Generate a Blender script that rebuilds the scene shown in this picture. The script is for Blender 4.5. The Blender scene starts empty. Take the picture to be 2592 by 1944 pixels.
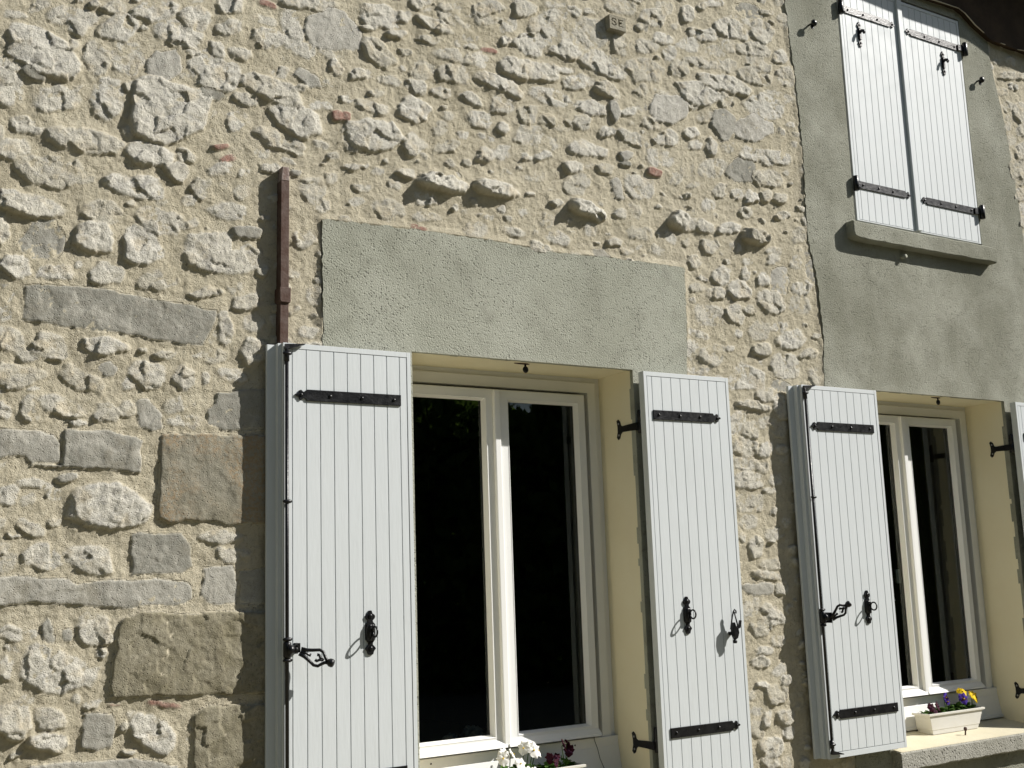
import bpy, bmesh, math, random
import numpy as np
from mathutils import Vector, Matrix
random.seed(7); rng = np.random.default_rng(7)
scene = bpy.context.scene
COL = scene.collection

# ---------------------------------------------------------------- camera, light, exposure
yaw, pitch, roll = (math.radians(a) for a in (32.02655916, 9.56846267, -1.95549982))
fwd = Vector((math.sin(yaw)*math.cos(pitch), math.cos(yaw)*math.cos(pitch), math.sin(pitch)))
rt0 = Vector((math.cos(yaw), -math.sin(yaw), 0)); up0 = rt0.cross(fwd)
rt = math.cos(roll)*rt0 + math.sin(roll)*up0; up = -math.sin(roll)*rt0 + math.cos(roll)*up0
cam_data = bpy.data.cameras.new('camera'); cam = bpy.data.objects.new('camera', cam_data); COL.objects.link(cam)
cam_data.sensor_width = 36.0; cam_data.lens = 2893.95/2592*36.0
cam_data.clip_start = 0.05; cam_data.clip_end = 1000
cam.matrix_world = Matrix(((rt.x, up.x, -fwd.x, 0.0), (rt.y, up.y, -fwd.y, -4.0), (rt.z, up.z, -fwd.z, 1.65), (0, 0, 0, 1)))
scene.camera = cam
SUN = Vector((1.75, -1.0, 1.48)).normalized()
world = bpy.data.worlds.new('World'); scene.world = world; world.use_nodes = True
wn = world.node_tree; bg = wn.nodes['Background']
sky = wn.nodes.new('ShaderNodeTexSky'); sky.sky_type = 'NISHITA'; sky.sun_disc = False
sky.sun_elevation = math.asin(SUN.z); sky.sun_rotation = math.atan2(SUN.x, SUN.y)
wn.links.new(sky.outputs[0], bg.inputs[0]); bg.inputs[1].default_value = 0.05
sl = bpy.data.lights.new('sun', 'SUN'); sl.energy = 5.0; sl.angle = math.radians(0.5); sl.color = (1.0, 0.965, 0.905)
so = bpy.data.objects.new('sun', sl); COL.objects.link(so); so.rotation_euler = SUN.to_track_quat('Z', 'Y').to_euler()
so.location = (8, -8, 9)
vs = scene.view_settings; vs.view_transform = 'Standard'; vs.look = 'None'; vs.gamma = 1.0; vs.use_curve_mapping = False
vs.exposure = 0.48

# ---------------------------------------------------------------- materials
def mat(name, rgb, rough=0.6, spec=0.5, metal=0.0):
    m = bpy.data.materials.new(name); m.use_nodes = True
    b = m.node_tree.nodes['Principled BSDF']
    b.inputs['Base Color'].default_value = (*rgb, 1); b.inputs['Roughness'].default_value = rough
    b.inputs['Specular IOR Level'].default_value = spec; b.inputs['Metallic'].default_value = metal
    return m
class NT:
    def __init__(s, m): s.t = m.node_tree; s.b = s.t.nodes['Principled BSDF']
    def n(s, typ, **kw):
        x = s.t.nodes.new(typ)
        for k, v in kw.items():
            if k.startswith('_'): setattr(x, k[1:], v)
            else: x.inputs[k.replace('__', ' ')].default_value = v
        return x
    def l(s, a, b): s.t.links.new(a, b)
    def noise(s, vec, scale, detail=4, rough=0.55, dist=0.0):
        x = s.n('ShaderNodeTexNoise', Scale=scale, Detail=detail, Roughness=rough, Distortion=dist); s.l(vec, x.inputs['Vector']); return x.outputs['Fac']
    def ramp(s, fac, stops):
        x = s.n('ShaderNodeValToRGB'); r = x.color_ramp
        while len(r.elements) < len(stops): r.elements.new(0.5)
        for e, (p, c) in zip(r.elements, stops): e.position = p; e.color = (*c, 1) if len(c) == 3 else c
        s.l(fac, x.inputs[0]); return x.outputs[0]
    def mix(s, fac, a, b, mode='MIX'):
        x = s.n('ShaderNodeMix', _data_type='RGBA', _blend_type=mode)
        for sock, v in ((x.inputs[0], fac), (x.inputs[6], a), (x.inputs[7], b)):
            if isinstance(v, (int, float)): sock.default_value = v
            elif isinstance(v, tuple): sock.default_value = (*v, 1)
            else: s.l(v, sock)
        return x.outputs[2]
    def math(s, op, a, b=0.0, clamp=False):
        x = s.n('ShaderNodeMath', _operation=op, _use_clamp=clamp)
        for sock, v in ((x.inputs[0], a), (x.inputs[1], b)):
            if isinstance(v, (int, float)): sock.default_value = v
            else: s.l(v, sock)
        return x.outputs[0]
    def rng(s, v, a, b, c=0.0, d=1.0):
        x = s.n('ShaderNodeMapRange', _clamp=True); s.l(v, x.inputs[0])
        for i, q in enumerate((a, b, c, d)): x.inputs[i+1].default_value = q
        return x.outputs[0]
    def bump(s, h, dist, strength=1.0, prev=None):
        x = s.n('ShaderNodeBump', Strength=strength, Distance=dist); s.l(h, x.inputs['Height'])
        if prev is not None: s.l(prev, x.inputs['Normal'])
        return x.outputs[0]
    def pos(s):
        return s.n('ShaderNodeNewGeometry').outputs['Position']
V3 = lambda r, g, b: (r, g, b)

def rubble_material():
    m = mat('rubble_masonry', (.4, .36, .26), 0.92, 0.15); t = NT(m); P = t.pos()
    a1 = t.n('ShaderNodeAttribute', _attribute_name='mixa'); a2 = t.n('ShaderNodeAttribute', _attribute_name='mixb')
    s1 = t.n('ShaderNodeSeparateColor'); t.l(a1.outputs['Color'], s1.inputs[0])
    s2 = t.n('ShaderNodeSeparateColor'); t.l(a2.outputs['Color'], s2.inputs[0])
    stone, tint, smooth = s1.outputs; brick, lichen, brown = s2.outputs
    big = t.noise(P, 1.6, 3); mid = t.noise(P, 9, 5); fine = t.noise(P, 60, 5, .65); grit = t.noise(P, 240, 3, .7)
    mortar = t.mix(t.rng(big, .35, .65), (.475, .43, .32), (.535, .49, .38))
    mortar = t.mix(t.rng(mid, .4, .75), mortar, (.62, .57, .44))
    mortar = t.mix(t.rng(fine, .3, .7, 0, .5), mortar, (.38, .33, .23))
    # small dark pits and sand grains in the mortar
    vo = t.n('ShaderNodeTexVoronoi', Scale=95.0, Randomness=1.0); t.l(P, vo.inputs['Vector'])
    pit = t.math('MULTIPLY', t.rng(vo.outputs['Distance'], .10, .26, 1, 0), t.rng(t.noise(P, 22, 2), .44, .56))
    mortar = t.mix(t.math('MULTIPLY', pit, .45), mortar, (.16, .12, .08))
    chalk = t.mix(tint, (.53, .495, .40), (.64, .615, .54))
    chalk = t.mix(t.rng(t.noise(P, 34, 6, .7), .50, .72, 0, .75), chalk, (.30, .285, .26))
    chalk = t.mix(t.rng(t.noise(P, 14, 4), .52, .68, 0, .5), chalk, (.55, .46, .30))
    chalk = t.mix(t.rng(t.noise(P, 19, 6, .75), .54, .66, 0, .55), chalk, (.37, .365, .345))
    chalk = t.mix(t.rng(t.noise(P, 120, 4, .8), .52, .70, 0, .5), chalk, (.27, .255, .225))
    ash = t.mix(tint, (.25, .245, .21), (.53, .51, .455)); ash = t.mix(t.rng(t.noise(P, 45, 5, .7), .45, .75, 0, .7), ash, (.27, .25, .215))
    ash = t.mix(t.rng(t.noise(P, 8, 6, .7), .48, .68, 0, .75), ash, (.50, .48, .42)); ash = t.mix(t.rng(t.noise(P, 4.5, 6, .72), .52, .66, 0, .65), ash, (.215, .195, .145)); ash = t.mix(t.rng(t.noise(P, 160, 3, .8), .52, .70, 0, .45), ash, (.17, .155, .125))
    st = t.mix(smooth, chalk, ash)
    br = t.mix(t.rng(t.noise(P, 50, 4), .4, .7), (.33, .19, .15), (.43, .32, .26)); st = t.mix(brick, st, br)
    st = t.mix(t.math('MULTIPLY', lichen, t.math('MULTIPLY', t.rng(t.noise(P, 85, 5, .8), .44, .58), t.rng(t.noise(P, 6, 3), .40, .56, 0, .9))), st, (.34, .185, .065))
    bn = t.mix(t.rng(t.noise(P, 12, 6, .7), .35, .65), (.20, .18, .12), (.31, .285, .215)); bn = t.mix(t.rng(t.noise(P, 60, 5, .7), .5, .75), bn, (.16, .14, .10))
    st = t.mix(brown, st, bn)
    col = t.mix(stone, mortar, st); t.l(col, t.b.inputs['Base Color'])
    wv = t.n('ShaderNodeTexNoise', Scale=30.0, Detail=3.0); t.l(P, wv.inputs['Vector'])
    wp = t.n('ShaderNodeVectorMath', _operation='MULTIPLY_ADD'); t.l(wv.outputs['Color'], wp.inputs[0]); wp.inputs[1].default_value = (.05, .05, .05); t.l(P, wp.inputs[2])
    cr = t.n('ShaderNodeTexVoronoi', _feature='DISTANCE_TO_EDGE', Scale=26.0); t.l(wp.outputs[0], cr.inputs['Vector'])
    crack = t.math('MULTIPLY', t.rng(cr.outputs['Distance'], 0, .035, 1, 0), t.math('MULTIPLY', t.math('SUBTRACT', stone, smooth, True), t.rng(t.noise(P, 17, 2), .52, .66)))
    col = t.mix(t.math('MULTIPLY', crack, .22), col, (.17, .145, .11)); t.l(col, t.b.inputs['Base Color'])
    n0 = t.bump(t.math('MULTIPLY', crack, -1.0), .004, .7)
    keepr = t.math('SUBTRACT', 1.0, t.math('MULTIPLY', smooth, .72))
    n1 = t.bump(t.math('MULTIPLY', t.noise(P, 75, 6, .70), keepr), .0068, 1.0, n0)
    n2 = t.bump(t.math('MULTIPLY', grit, t.math('SUBTRACT', 1.0, t.math('MULTIPLY', smooth, .5))), .0050, 1.0, n1)
    n3 = t.bump(t.math('MULTIPLY', pit, -1.0), .004, .8, n2)
    t.l(n3, t.b.inputs['Normal']); return m

def render_material(name, a, b, scale, dist, dark=(.20, .20, .16)):
    m = mat(name, a, 0.95, 0.1); t = NT(m); P = t.pos()
    c = t.mix(t.rng(t.noise(P, 2.2, 4, .6), .38, .66), a, b)
    c = t.mix(t.rng(t.noise(P, 7, 4), .5, .75, 0, .5), c, dark)
    smooth = t.rng(t.noise(P, 4.5, 3), .36, .60, .30, 1.0)
    wv = t.n('ShaderNodeTexNoise', Scale=scale*.9, Detail=2.0); t.l(P, wv.inputs['Vector'])
    wp = t.n('ShaderNodeVectorMath', _operation='MULTIPLY_ADD'); t.l(wv.outputs['Color'], wp.inputs[0]); wp.inputs[1].default_value = (.012, .012, .012); t.l(P, wp.inputs[2])
    vo = t.n('ShaderNodeTexVoronoi', Scale=scale, Randomness=1.0); t.l(wp.outputs[0], vo.inputs['Vector'])
    sp = t.n('ShaderNodeSeparateColor'); t.l(vo.outputs['Color'], sp.inputs[0])
    pit = t.math('MULTIPLY', t.rng(vo.outputs['Distance'], .18, .44, 1, 0), t.math('MULTIPLY', t.rng(sp.outputs[0], .35, .75), smooth))
    c = t.mix(t.math('MULTIPLY', pit, .22), c, tuple(x*.45 for x in a)); t.l(c, t.b.inputs['Base Color'])
    hc = t.n('ShaderNodeTexVoronoi', _feature='DISTANCE_TO_EDGE', Scale=2.4); hp = t.n('ShaderNodeVectorMath', _operation='MULTIPLY_ADD'); hw = t.n('ShaderNodeTexNoise', Scale=6.0, Detail=5.0); t.l(P, hw.inputs['Vector']); t.l(hw.outputs['Color'], hp.inputs[0]); hp.inputs[1].default_value = (.22, .22, .22); t.l(P, hp.inputs[2]); t.l(hp.outputs[0], hc.inputs['Vector'])
    hair = t.math('MULTIPLY', t.rng(hc.outputs['Distance'], 0, .007, 1, 0), t.rng(t.noise(P, 3.1, 2), .54, .62))
    c = t.mix(t.math('MULTIPLY', hair, .38), c, tuple(x*.4 for x in a)); t.l(c, t.b.inputs['Base Color'])
    n1 = t.bump(t.noise(P, 7, 3), .010, .5); n2 = t.bump(t.noise(P, scale*1.5, 4, .68), dist*1.25, 1.0, n1); n3 = t.bump(t.math('MULTIPLY', pit, -1.0), dist, 1.0, n2); t.l(n3, t.b.inputs['Normal']); return m

def simple(name, a, rough, b=None, scale=8, amt=.5, bump=0, bscale=60, spec=.4):
    m = mat(name, a, rough, spec); t = NT(m); P = t.pos()
    if b: t.l(t.mix(t.rng(t.noise(P, scale, 5, .6), .4, .7, 0, amt), a, b), t.b.inputs['Base Color'])
    if bump: t.l(t.bump(t.noise(P, bscale, 5, .6), bump), t.b.inputs['Normal'])
    return m

M = {}
M['rubble'] = rubble_material()
M['lintel'] = render_material('sponged_render', (.345, .35, .288), (.41, .415, .35), 96, .0045)
M['surround'] = render_material('weathered_render', (.245, .245, .195), (.37, .37, .31), 100, .0046)
M['sill'] = render_material('concrete_sill', (.33, .32, .275), (.41, .40, .355), 62, .008)
M['cream'] = simple('cream_reveal_paint', (.80, .74, .55), .8, (.75, .67, .47), 3, .6, .0012, 200, .2)
M['creamtop'] = simple('cream_sill_paint', (.60, .555, .42), .7, (.50, .45, .32), 6, .55, .0015, 90, .25)
def paint():
    m = mat('white_shutter_paint', (.605, .635, .645), .5, .22); t = NT(m); P = t.pos()
    c = t.mix(t.rng(t.noise(P, 2.5, 4), .4, .7, 0, .5), (.605, .635, .645), (.575, .605, .61))
    mp = t.n('ShaderNodeMapping'); mp.inputs['Scale'].default_value = (1, 1, .12); t.l(P, mp.inputs['Vector'])
    c = t.mix(t.rng(t.noise(mp.outputs[0], 45, 5, .7), .56, .78, 0, .25), c, (.47, .48, .46))
    t.l(c, t.b.inputs['Base Color']); t.l(t.rng(t.noise(P, 12, 3), .3, .7, .44, .60), t.b.inputs['Roughness'])
    t.l(t.bump(t.noise(mp.outputs[0], 90, 4), .0006), t.b.inputs['Normal']); return m
M['paint'] = paint()
M['pvc'] = simple('white_window_plastic', (.80, .80, .78), .35, (.76, .76, .73), 4, .4, 0, 60, .5)
M['seal'] = simple('grey_seal', (.10, .10, .095), .6, (.13, .13, .12), 20, .5)
def iron():
    m = mat('black_iron', (.006, .006, .007), .3, .40); t = NT(m); P = t.pos()
    t.l(t.mix(t.rng(t.noise(P, 60, 4), .5, .75, 0, .6), (.005, .005, .006), (.016, .015, .014)), t.b.inputs['Base Color'])
    t.l(t.rng(t.noise(P, 40, 3), .3, .7, .26, .42), t.b.inputs['Roughness']); t.l(t.bump(t.noise(P, 140, 3), .0008), t.b.inputs['Normal']); return m
M['iron'] = iron()
M['rust'] = simple('rusty_iron', (.070, .036, .025), .75, (.17, .135, .12), 22, .55, .002, 90, .3)
M['rustpale'] = simple('crusted_rust', (.30, .25, .23), .85, (.13, .07, .05), 60, .8, .003, 120, .2)
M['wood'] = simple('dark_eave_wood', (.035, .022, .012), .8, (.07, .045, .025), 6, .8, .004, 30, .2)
M['lip'] = simple('pale_sunlit_sliver', (.55, .50, .38), .8, (.38, .28, .2), 10, .6, .003, 60)  # pale colour stands in for a sliver of sunlight
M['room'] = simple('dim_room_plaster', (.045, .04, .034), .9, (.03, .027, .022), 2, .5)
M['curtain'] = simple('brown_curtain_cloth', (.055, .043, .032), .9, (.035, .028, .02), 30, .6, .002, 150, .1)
M['steel'] = simple('dull_grey_metal', (.30, .30, .30), .35, (.2, .2, .2), 20, .4)
M['planter'] = simple('white_planter_plastic', (.66, .645, .60), .45, (.56, .53, .44), 9, .5, 0)
M['soil'] = simple('potting_soil', (.035, .024, .015), .95, (.07, .05, .03), 90, .8, .01, 80)
M['ornament'] = simple('pale_crumpled_paper', (.50, .50, .50), .7, (.30, .30, .32), 25, .7, .004, 60)
M['gravel'] = simple('grass_and_gravel', (.27, .25, .185), .95, (.18, .175, .11), 3, .7, .02, 25, .1)
M['bark'] = simple('bark', (.06, .05, .035), .9, (.03, .025, .02), 20, .6)
def petal(name, a, b):
    m = simple(name, a, .75, b, 40, .6, spec=.15); m.node_tree.nodes['Principled BSDF'].inputs['Transmission Weight'].default_value = 0
    return m
M['white_petal'] = petal('white_petal', (.80, .79, .74), (.70, .70, .66))
M['maroon_petal'] = petal('maroon_petal', (.038, .003, .011), (.018, .002, .007))
M['purple_petal'] = petal('purple_petal', (.065, .03, .30), (.03, .012, .14))
M['yellow_petal'] = petal('yellow_petal', (.78, .55, .015), (.70, .42, .01))
M['eye'] = petal('yellow_flower_eye', (.70, .50, .02), (.55, .30, .02))
M['dark_eye'] = petal('dark_flower_eye', (.05, .01, .03), (.02, .005, .02))
M['leaf'] = petal('pansy_leaf', (.055, .12, .02), (.10, .18, .035))
M['hedge'] = petal('hedge_leaf', (.13, .20, .05), (.06, .10, .03))
_t = M['hedge'].node_tree; _o = _t.nodes['Material Output']; _tr = _t.nodes.new('ShaderNodeBsdfTranslucent'); _tr.inputs['Color'].default_value = (.22, .34, .06, 1); _mx = _t.nodes.new('ShaderNodeMixShader')
_mx.inputs[0].default_value = .45; _t.links.new(_t.nodes['Principled BSDF'].outputs[0], _mx.inputs[1]); _t.links.new(_tr.outputs[0], _mx.inputs[2]); _t.links.new(_mx.outputs[0], _o.inputs[0])
def glass():
    m = bpy.data.materials.new('window_glass'); m.use_nodes = True; t = m.node_tree; t.nodes.clear()
    o = t.nodes.new('ShaderNodeOutputMaterial'); mx = t.nodes.new('ShaderNodeMixShader'); tr = t.nodes.new('ShaderNodeBsdfTransparent')
    gl = t.nodes.new('ShaderNodeBsdfGlossy'); gl.inputs['Roughness'].default_value = .012; gl.inputs['Color'].default_value = (.9, .95, .92, 1)
    tr.inputs['Color'].default_value = (.80, .86, .82, 1); fr = t.nodes.new('ShaderNodeFresnel'); fr.inputs['IOR'].default_value = 1.75
    t.links.new(fr.outputs[0], mx.inputs[0]); t.links.new(tr.outputs[0], mx.inputs[1]); t.links.new(gl.outputs[0], mx.inputs[2]); t.links.new(mx.outputs[0], o.inputs[0])
    return m
M['glass'] = glass()

# ---------------------------------------------------------------- object helpers
def tag(o, label=None, cat=None, group=None, kind=None):
    for k, v in (('label', label), ('category', cat), ('group', group), ('kind', kind)):
        if v: o[k] = v
    return o
def empty(name, loc, label, cat, group=None):
    o = bpy.data.objects.new(name, None); o.empty_display_size = .1; COL.objects.link(o); o.location = loc; o['org'] = list(loc)
    return tag(o, label, cat, group)
def root_origin(p):
    while p.parent: p = p.parent
    return Vector(p['org']) if 'org' in p else Vector((0, 0, 0))
class MB:
    def __init__(s): s.v = []; s.f = []; s.mi = []; s.cur = 0; s.sm = []; s.smooth = False
    def add(s, vs, fs):
        o = len(s.v); s.v += [tuple(v) for v in vs]
        for f in fs: s.f.append(tuple(i+o for i in f)); s.mi.append(s.cur); s.sm.append(s.smooth)
    def box(s, x0, x1, y0, y1, z0, z1):
        s.add([(x, y, z) for z in (z0, z1) for y in (y0, y1) for x in (x0, x1)], [(0, 2, 3, 1), (4, 5, 7, 6), (0, 1, 5, 4), (2, 6, 7, 3), (0, 4, 6, 2), (1, 3, 7, 5)])
    def prism(s, pts, y0, y1, ax='xz', cham=0.0):
        """polygon pts (counter-clockwise) in plane, front at y0, back at y1"""
        n = len(pts)
        def P(p, d):
            return (p[0], d, p[1]) if ax == 'xz' else ((d, p[0], p[1]) if ax == 'yz' else (p[0], p[1], d))
        if cham:
            cx = sum(p[0] for p in pts)/n; cz = sum(p[1] for p in pts)/n
            ins = []
            for i in range(n):
                a = Vector(pts[i-1]); b = Vector(pts[i]); c = Vector(pts[(i+1) % n]); e1 = (b-a).normalized(); e2 = (c-b).normalized()
                nn = Vector((-(e1+e2).y, (e1+e2).x)); nn = nn.normalized() if nn.length > 1e-6 else Vector((0, 0)); ins.append((b.x+nn.x*cham, b.y+nn.y*cham))
            dd = cham*(1 if y1 > y0 else -1)
            vs = [P(p, y0) for p in ins] + [P(p, y0+dd) for p in pts] + [P(p, y1) for p in pts]
            fs = [tuple(range(n)), tuple(range(3*n-1, 2*n-1, -1))]
            for k in (0, 1):
                for i in range(n): j = (i+1) % n; fs.append((k*n+i, (k+1)*n+i, (k+1)*n+j, k*n+j))
        else:
            vs = [P(p, y0) for p in pts] + [P(p, y1) for p in pts]
            fs = [tuple(range(n)), tuple(range(2*n-1, n-1, -1))] + [(i, n+i, n+(i+1) % n, (i+1) % n) for i in range(n)]
        s.add(vs, fs)
    def tube(s, pts, r, n=8, closed=False, cap=True):
        pts = [Vector(p) for p in pts]; m = len(pts); rs = r if isinstance(r, (list, tuple)) else [r]*m; vs = []
        last = None
        for i, p in enumerate(pts):
            if closed: d = pts[(i+1) % m]-pts[i-1]
            else: d = pts[min(i+1, m-1)]-pts[max(i-1, 0)]
            d.normalize()
            if last is None: a = d.orthogonal().normalized()
            else: a = (last-d*last.dot(d)); a = a.normalized() if a.length > 1e-6 else d.orthogonal().normalized()
            last = a; b = d.cross(a)
            for k in range(n): t = 2*math.pi*k/n; vs.append(p+rs[i]*(math.cos(t)*a+math.sin(t)*b))
        fs = []
        for i in range(m if closed else m-1):
            for k in range(n): j = (i+1) % m; fs.append((i*n+k, i*n+(k+1) % n, j*n+(k+1) % n, j*n+k))
        if cap and not closed: fs += [tuple(range(n-1, -1, -1)), tuple((m-1)*n+k for k in range(n))]
        o = s.smooth; s.smooth = True; s.add(vs, fs); s.smooth = o
    def lathe(s, c, axis, prof, n=16):
        """prof: (distance along axis, radius)"""
        a = Vector(axis).normalized(); u = a.orthogonal().normalized(); w = a.cross(u); vs = []
        for d, r in prof:
            for k in range(n): t = 2*math.pi*k/n; vs.append(Vector(c)+a*d+r*(math.cos(t)*u+math.sin(t)*w))
        fs = [(i*n+k, i*n+(k+1) % n, (i+1)*n+(k+1) % n, (i+1)*n+k) for i in range(len(prof)-1) for k in range(n)]
        fs += [tuple(range(n-1, -1, -1)), tuple((len(prof)-1)*n+k for k in range(n))]
        o = s.smooth; s.smooth = True; s.add(vs, fs); s.smooth = o
    def ball(s, c, r, n=12, sc=(1, 1, 1)):
        vs = []; fs = []; h = n//2
        for i in range(h+1):
            for k in range(n):
                th = math.pi*i/h; ph = 2*math.pi*k/n; vs.append((c[0]+r*sc[0]*math.sin(th)*math.cos(ph), c[1]+r*sc[1]*math.sin(th)*math.sin(ph), c[2]+r*sc[2]*math.cos(th)))
        for i in range(h):
            for k in range(n): fs.append((i*n+k, (i+1)*n+k, (i+1)*n+(k+1) % n, i*n+(k+1) % n))
        o = s.smooth; s.smooth = True; s.add(vs, fs); s.smooth = o
    def ring(s, x0, x1, z0, z1, wl, wr, wb, wt, yf, yb, slope=.0, lip=0.0):
        """rectangular frame in the XZ plane with mitred, optionally sloped inner edge"""
        O = [(x0, z0), (x1, z0), (x1, z1), (x0, z1)]; I = [(x0+wl, z0+wb), (x1-wr, z0+wb), (x1-wr, z1-wt), (x0+wl, z1-wt)]
        sg = [(1, 1), (-1, 1), (-1, -1), (1, -1)]
        I2 = [(p[0]+slope*q[0], p[1]+slope*q[1]) for p, q in zip(I, sg)]
        O0 = [(p[0]+lip*q[0], p[1]+lip*q[1]) for p, q in zip(O, sg)]
        vs = [(p[0], yf, p[1]) for p in O0] + [(p[0], yf, p[1]) for p in I] + [(p[0], yb, p[1]) for p in I2] + [(p[0], yf+lip, p[1]) for p in O] + [(p[0], yb, p[1]) for p in O]
        fs = []
        for i in range(4):
            j = (i+1) % 4
            fs += [(i, j, 4+j, 4+i), (4+i, 4+j, 8+j, 8+i), (12+i, 12+j, j, i), (16+i, 16+j, 12+j, 12+i), (8+i, 8+j, 16+j, 16+i)]
        s.add(vs, fs)
    def build(s, name, material, parent=None, bevel=0.0, recalc=True, smooth_all=False):
        me = bpy.data.meshes.new(name); o = root_origin(parent) if parent is not None else Vector((0, 0, 0))
        me.from_pydata([(v[0]-o.x, v[1]-o.y, v[2]-o.z) for v in s.v], [], s.f)
        mats = material if isinstance(material, list) else [material]
        for mm in mats: me.materials.append(mm)
        me.polygons.foreach_set('material_index', s.mi); me.polygons.foreach_set('use_smooth', [True]*len(s.f) if smooth_all else s.sm)
        if recalc:
            b = bmesh.new(); b.from_mesh(me); bmesh.ops.recalc_face_normals(b, faces=b.faces); b.to_mesh(me); b.free()
        ob = bpy.data.objects.new(name, me); COL.objects.link(ob)
        if parent is not None: ob.parent = parent
        if bevel:
            md = ob.modifiers.new('bevel', 'BEVEL'); md.width = bevel; md.segments = 2; md.limit_method = 'ANGLE'; md.angle_limit = math.radians(40)
        return ob

# ---------------------------------------------------------------- numpy noise
def perlin(x, y, seed=0):
    r = np.random.default_rng(seed); p = r.permutation(512).astype(np.int32); ang = r.random(512)*2*np.pi; gx = np.cos(ang).astype(np.float32); gy = np.sin(ang).astype(np.float32)
    xi = np.floor(x).astype(np.int32); yi = np.floor(y).astype(np.int32); xf = (x-xi).astype(np.float32); yf = (y-yi).astype(np.float32)
    def g(ix, iy, dx, dy):
        h = p[(p[ix & 511]+iy) & 511]; return gx[h]*dx+gy[h]*dy
    u = xf*xf*xf*(xf*(xf*6-15)+10); v = yf*yf*yf*(yf*(yf*6-15)+10)
    a = g(xi, yi, xf, yf); b = g(xi+1, yi, xf-1, yf); c = g(xi, yi+1, xf, yf-1); d = g(xi+1, yi+1, xf-1, yf-1)
    return (a+(b-a)*u)+((c+(d-c)*u)-(a+(b-a)*u))*v
def fbm(x, y, f, o=4, seed=0, gain=.5, ridged=False):
    t = np.zeros_like(x, dtype=np.float32); a = 1.0
    for i in range(o):
        n = perlin(x*f, y*f, seed+i*13)
        t += a*((1-2*np.abs(n)*1.6) if ridged else n*1.5); f *= 2.03; a *= gain
    return t
def sstep(t): t = np.clip(t, 0, 1); return t*t*(3-2*t)

# ================================================================= SETTING: ground
b = MB(); b.add([(-150, -250, 0), (250, -250, 0), (250, 60, 0), (-150, 60, 0)], [(0, 1, 2, 3)])
g = b.build('ground', M['gravel']); tag(g, kind='structure')

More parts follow.
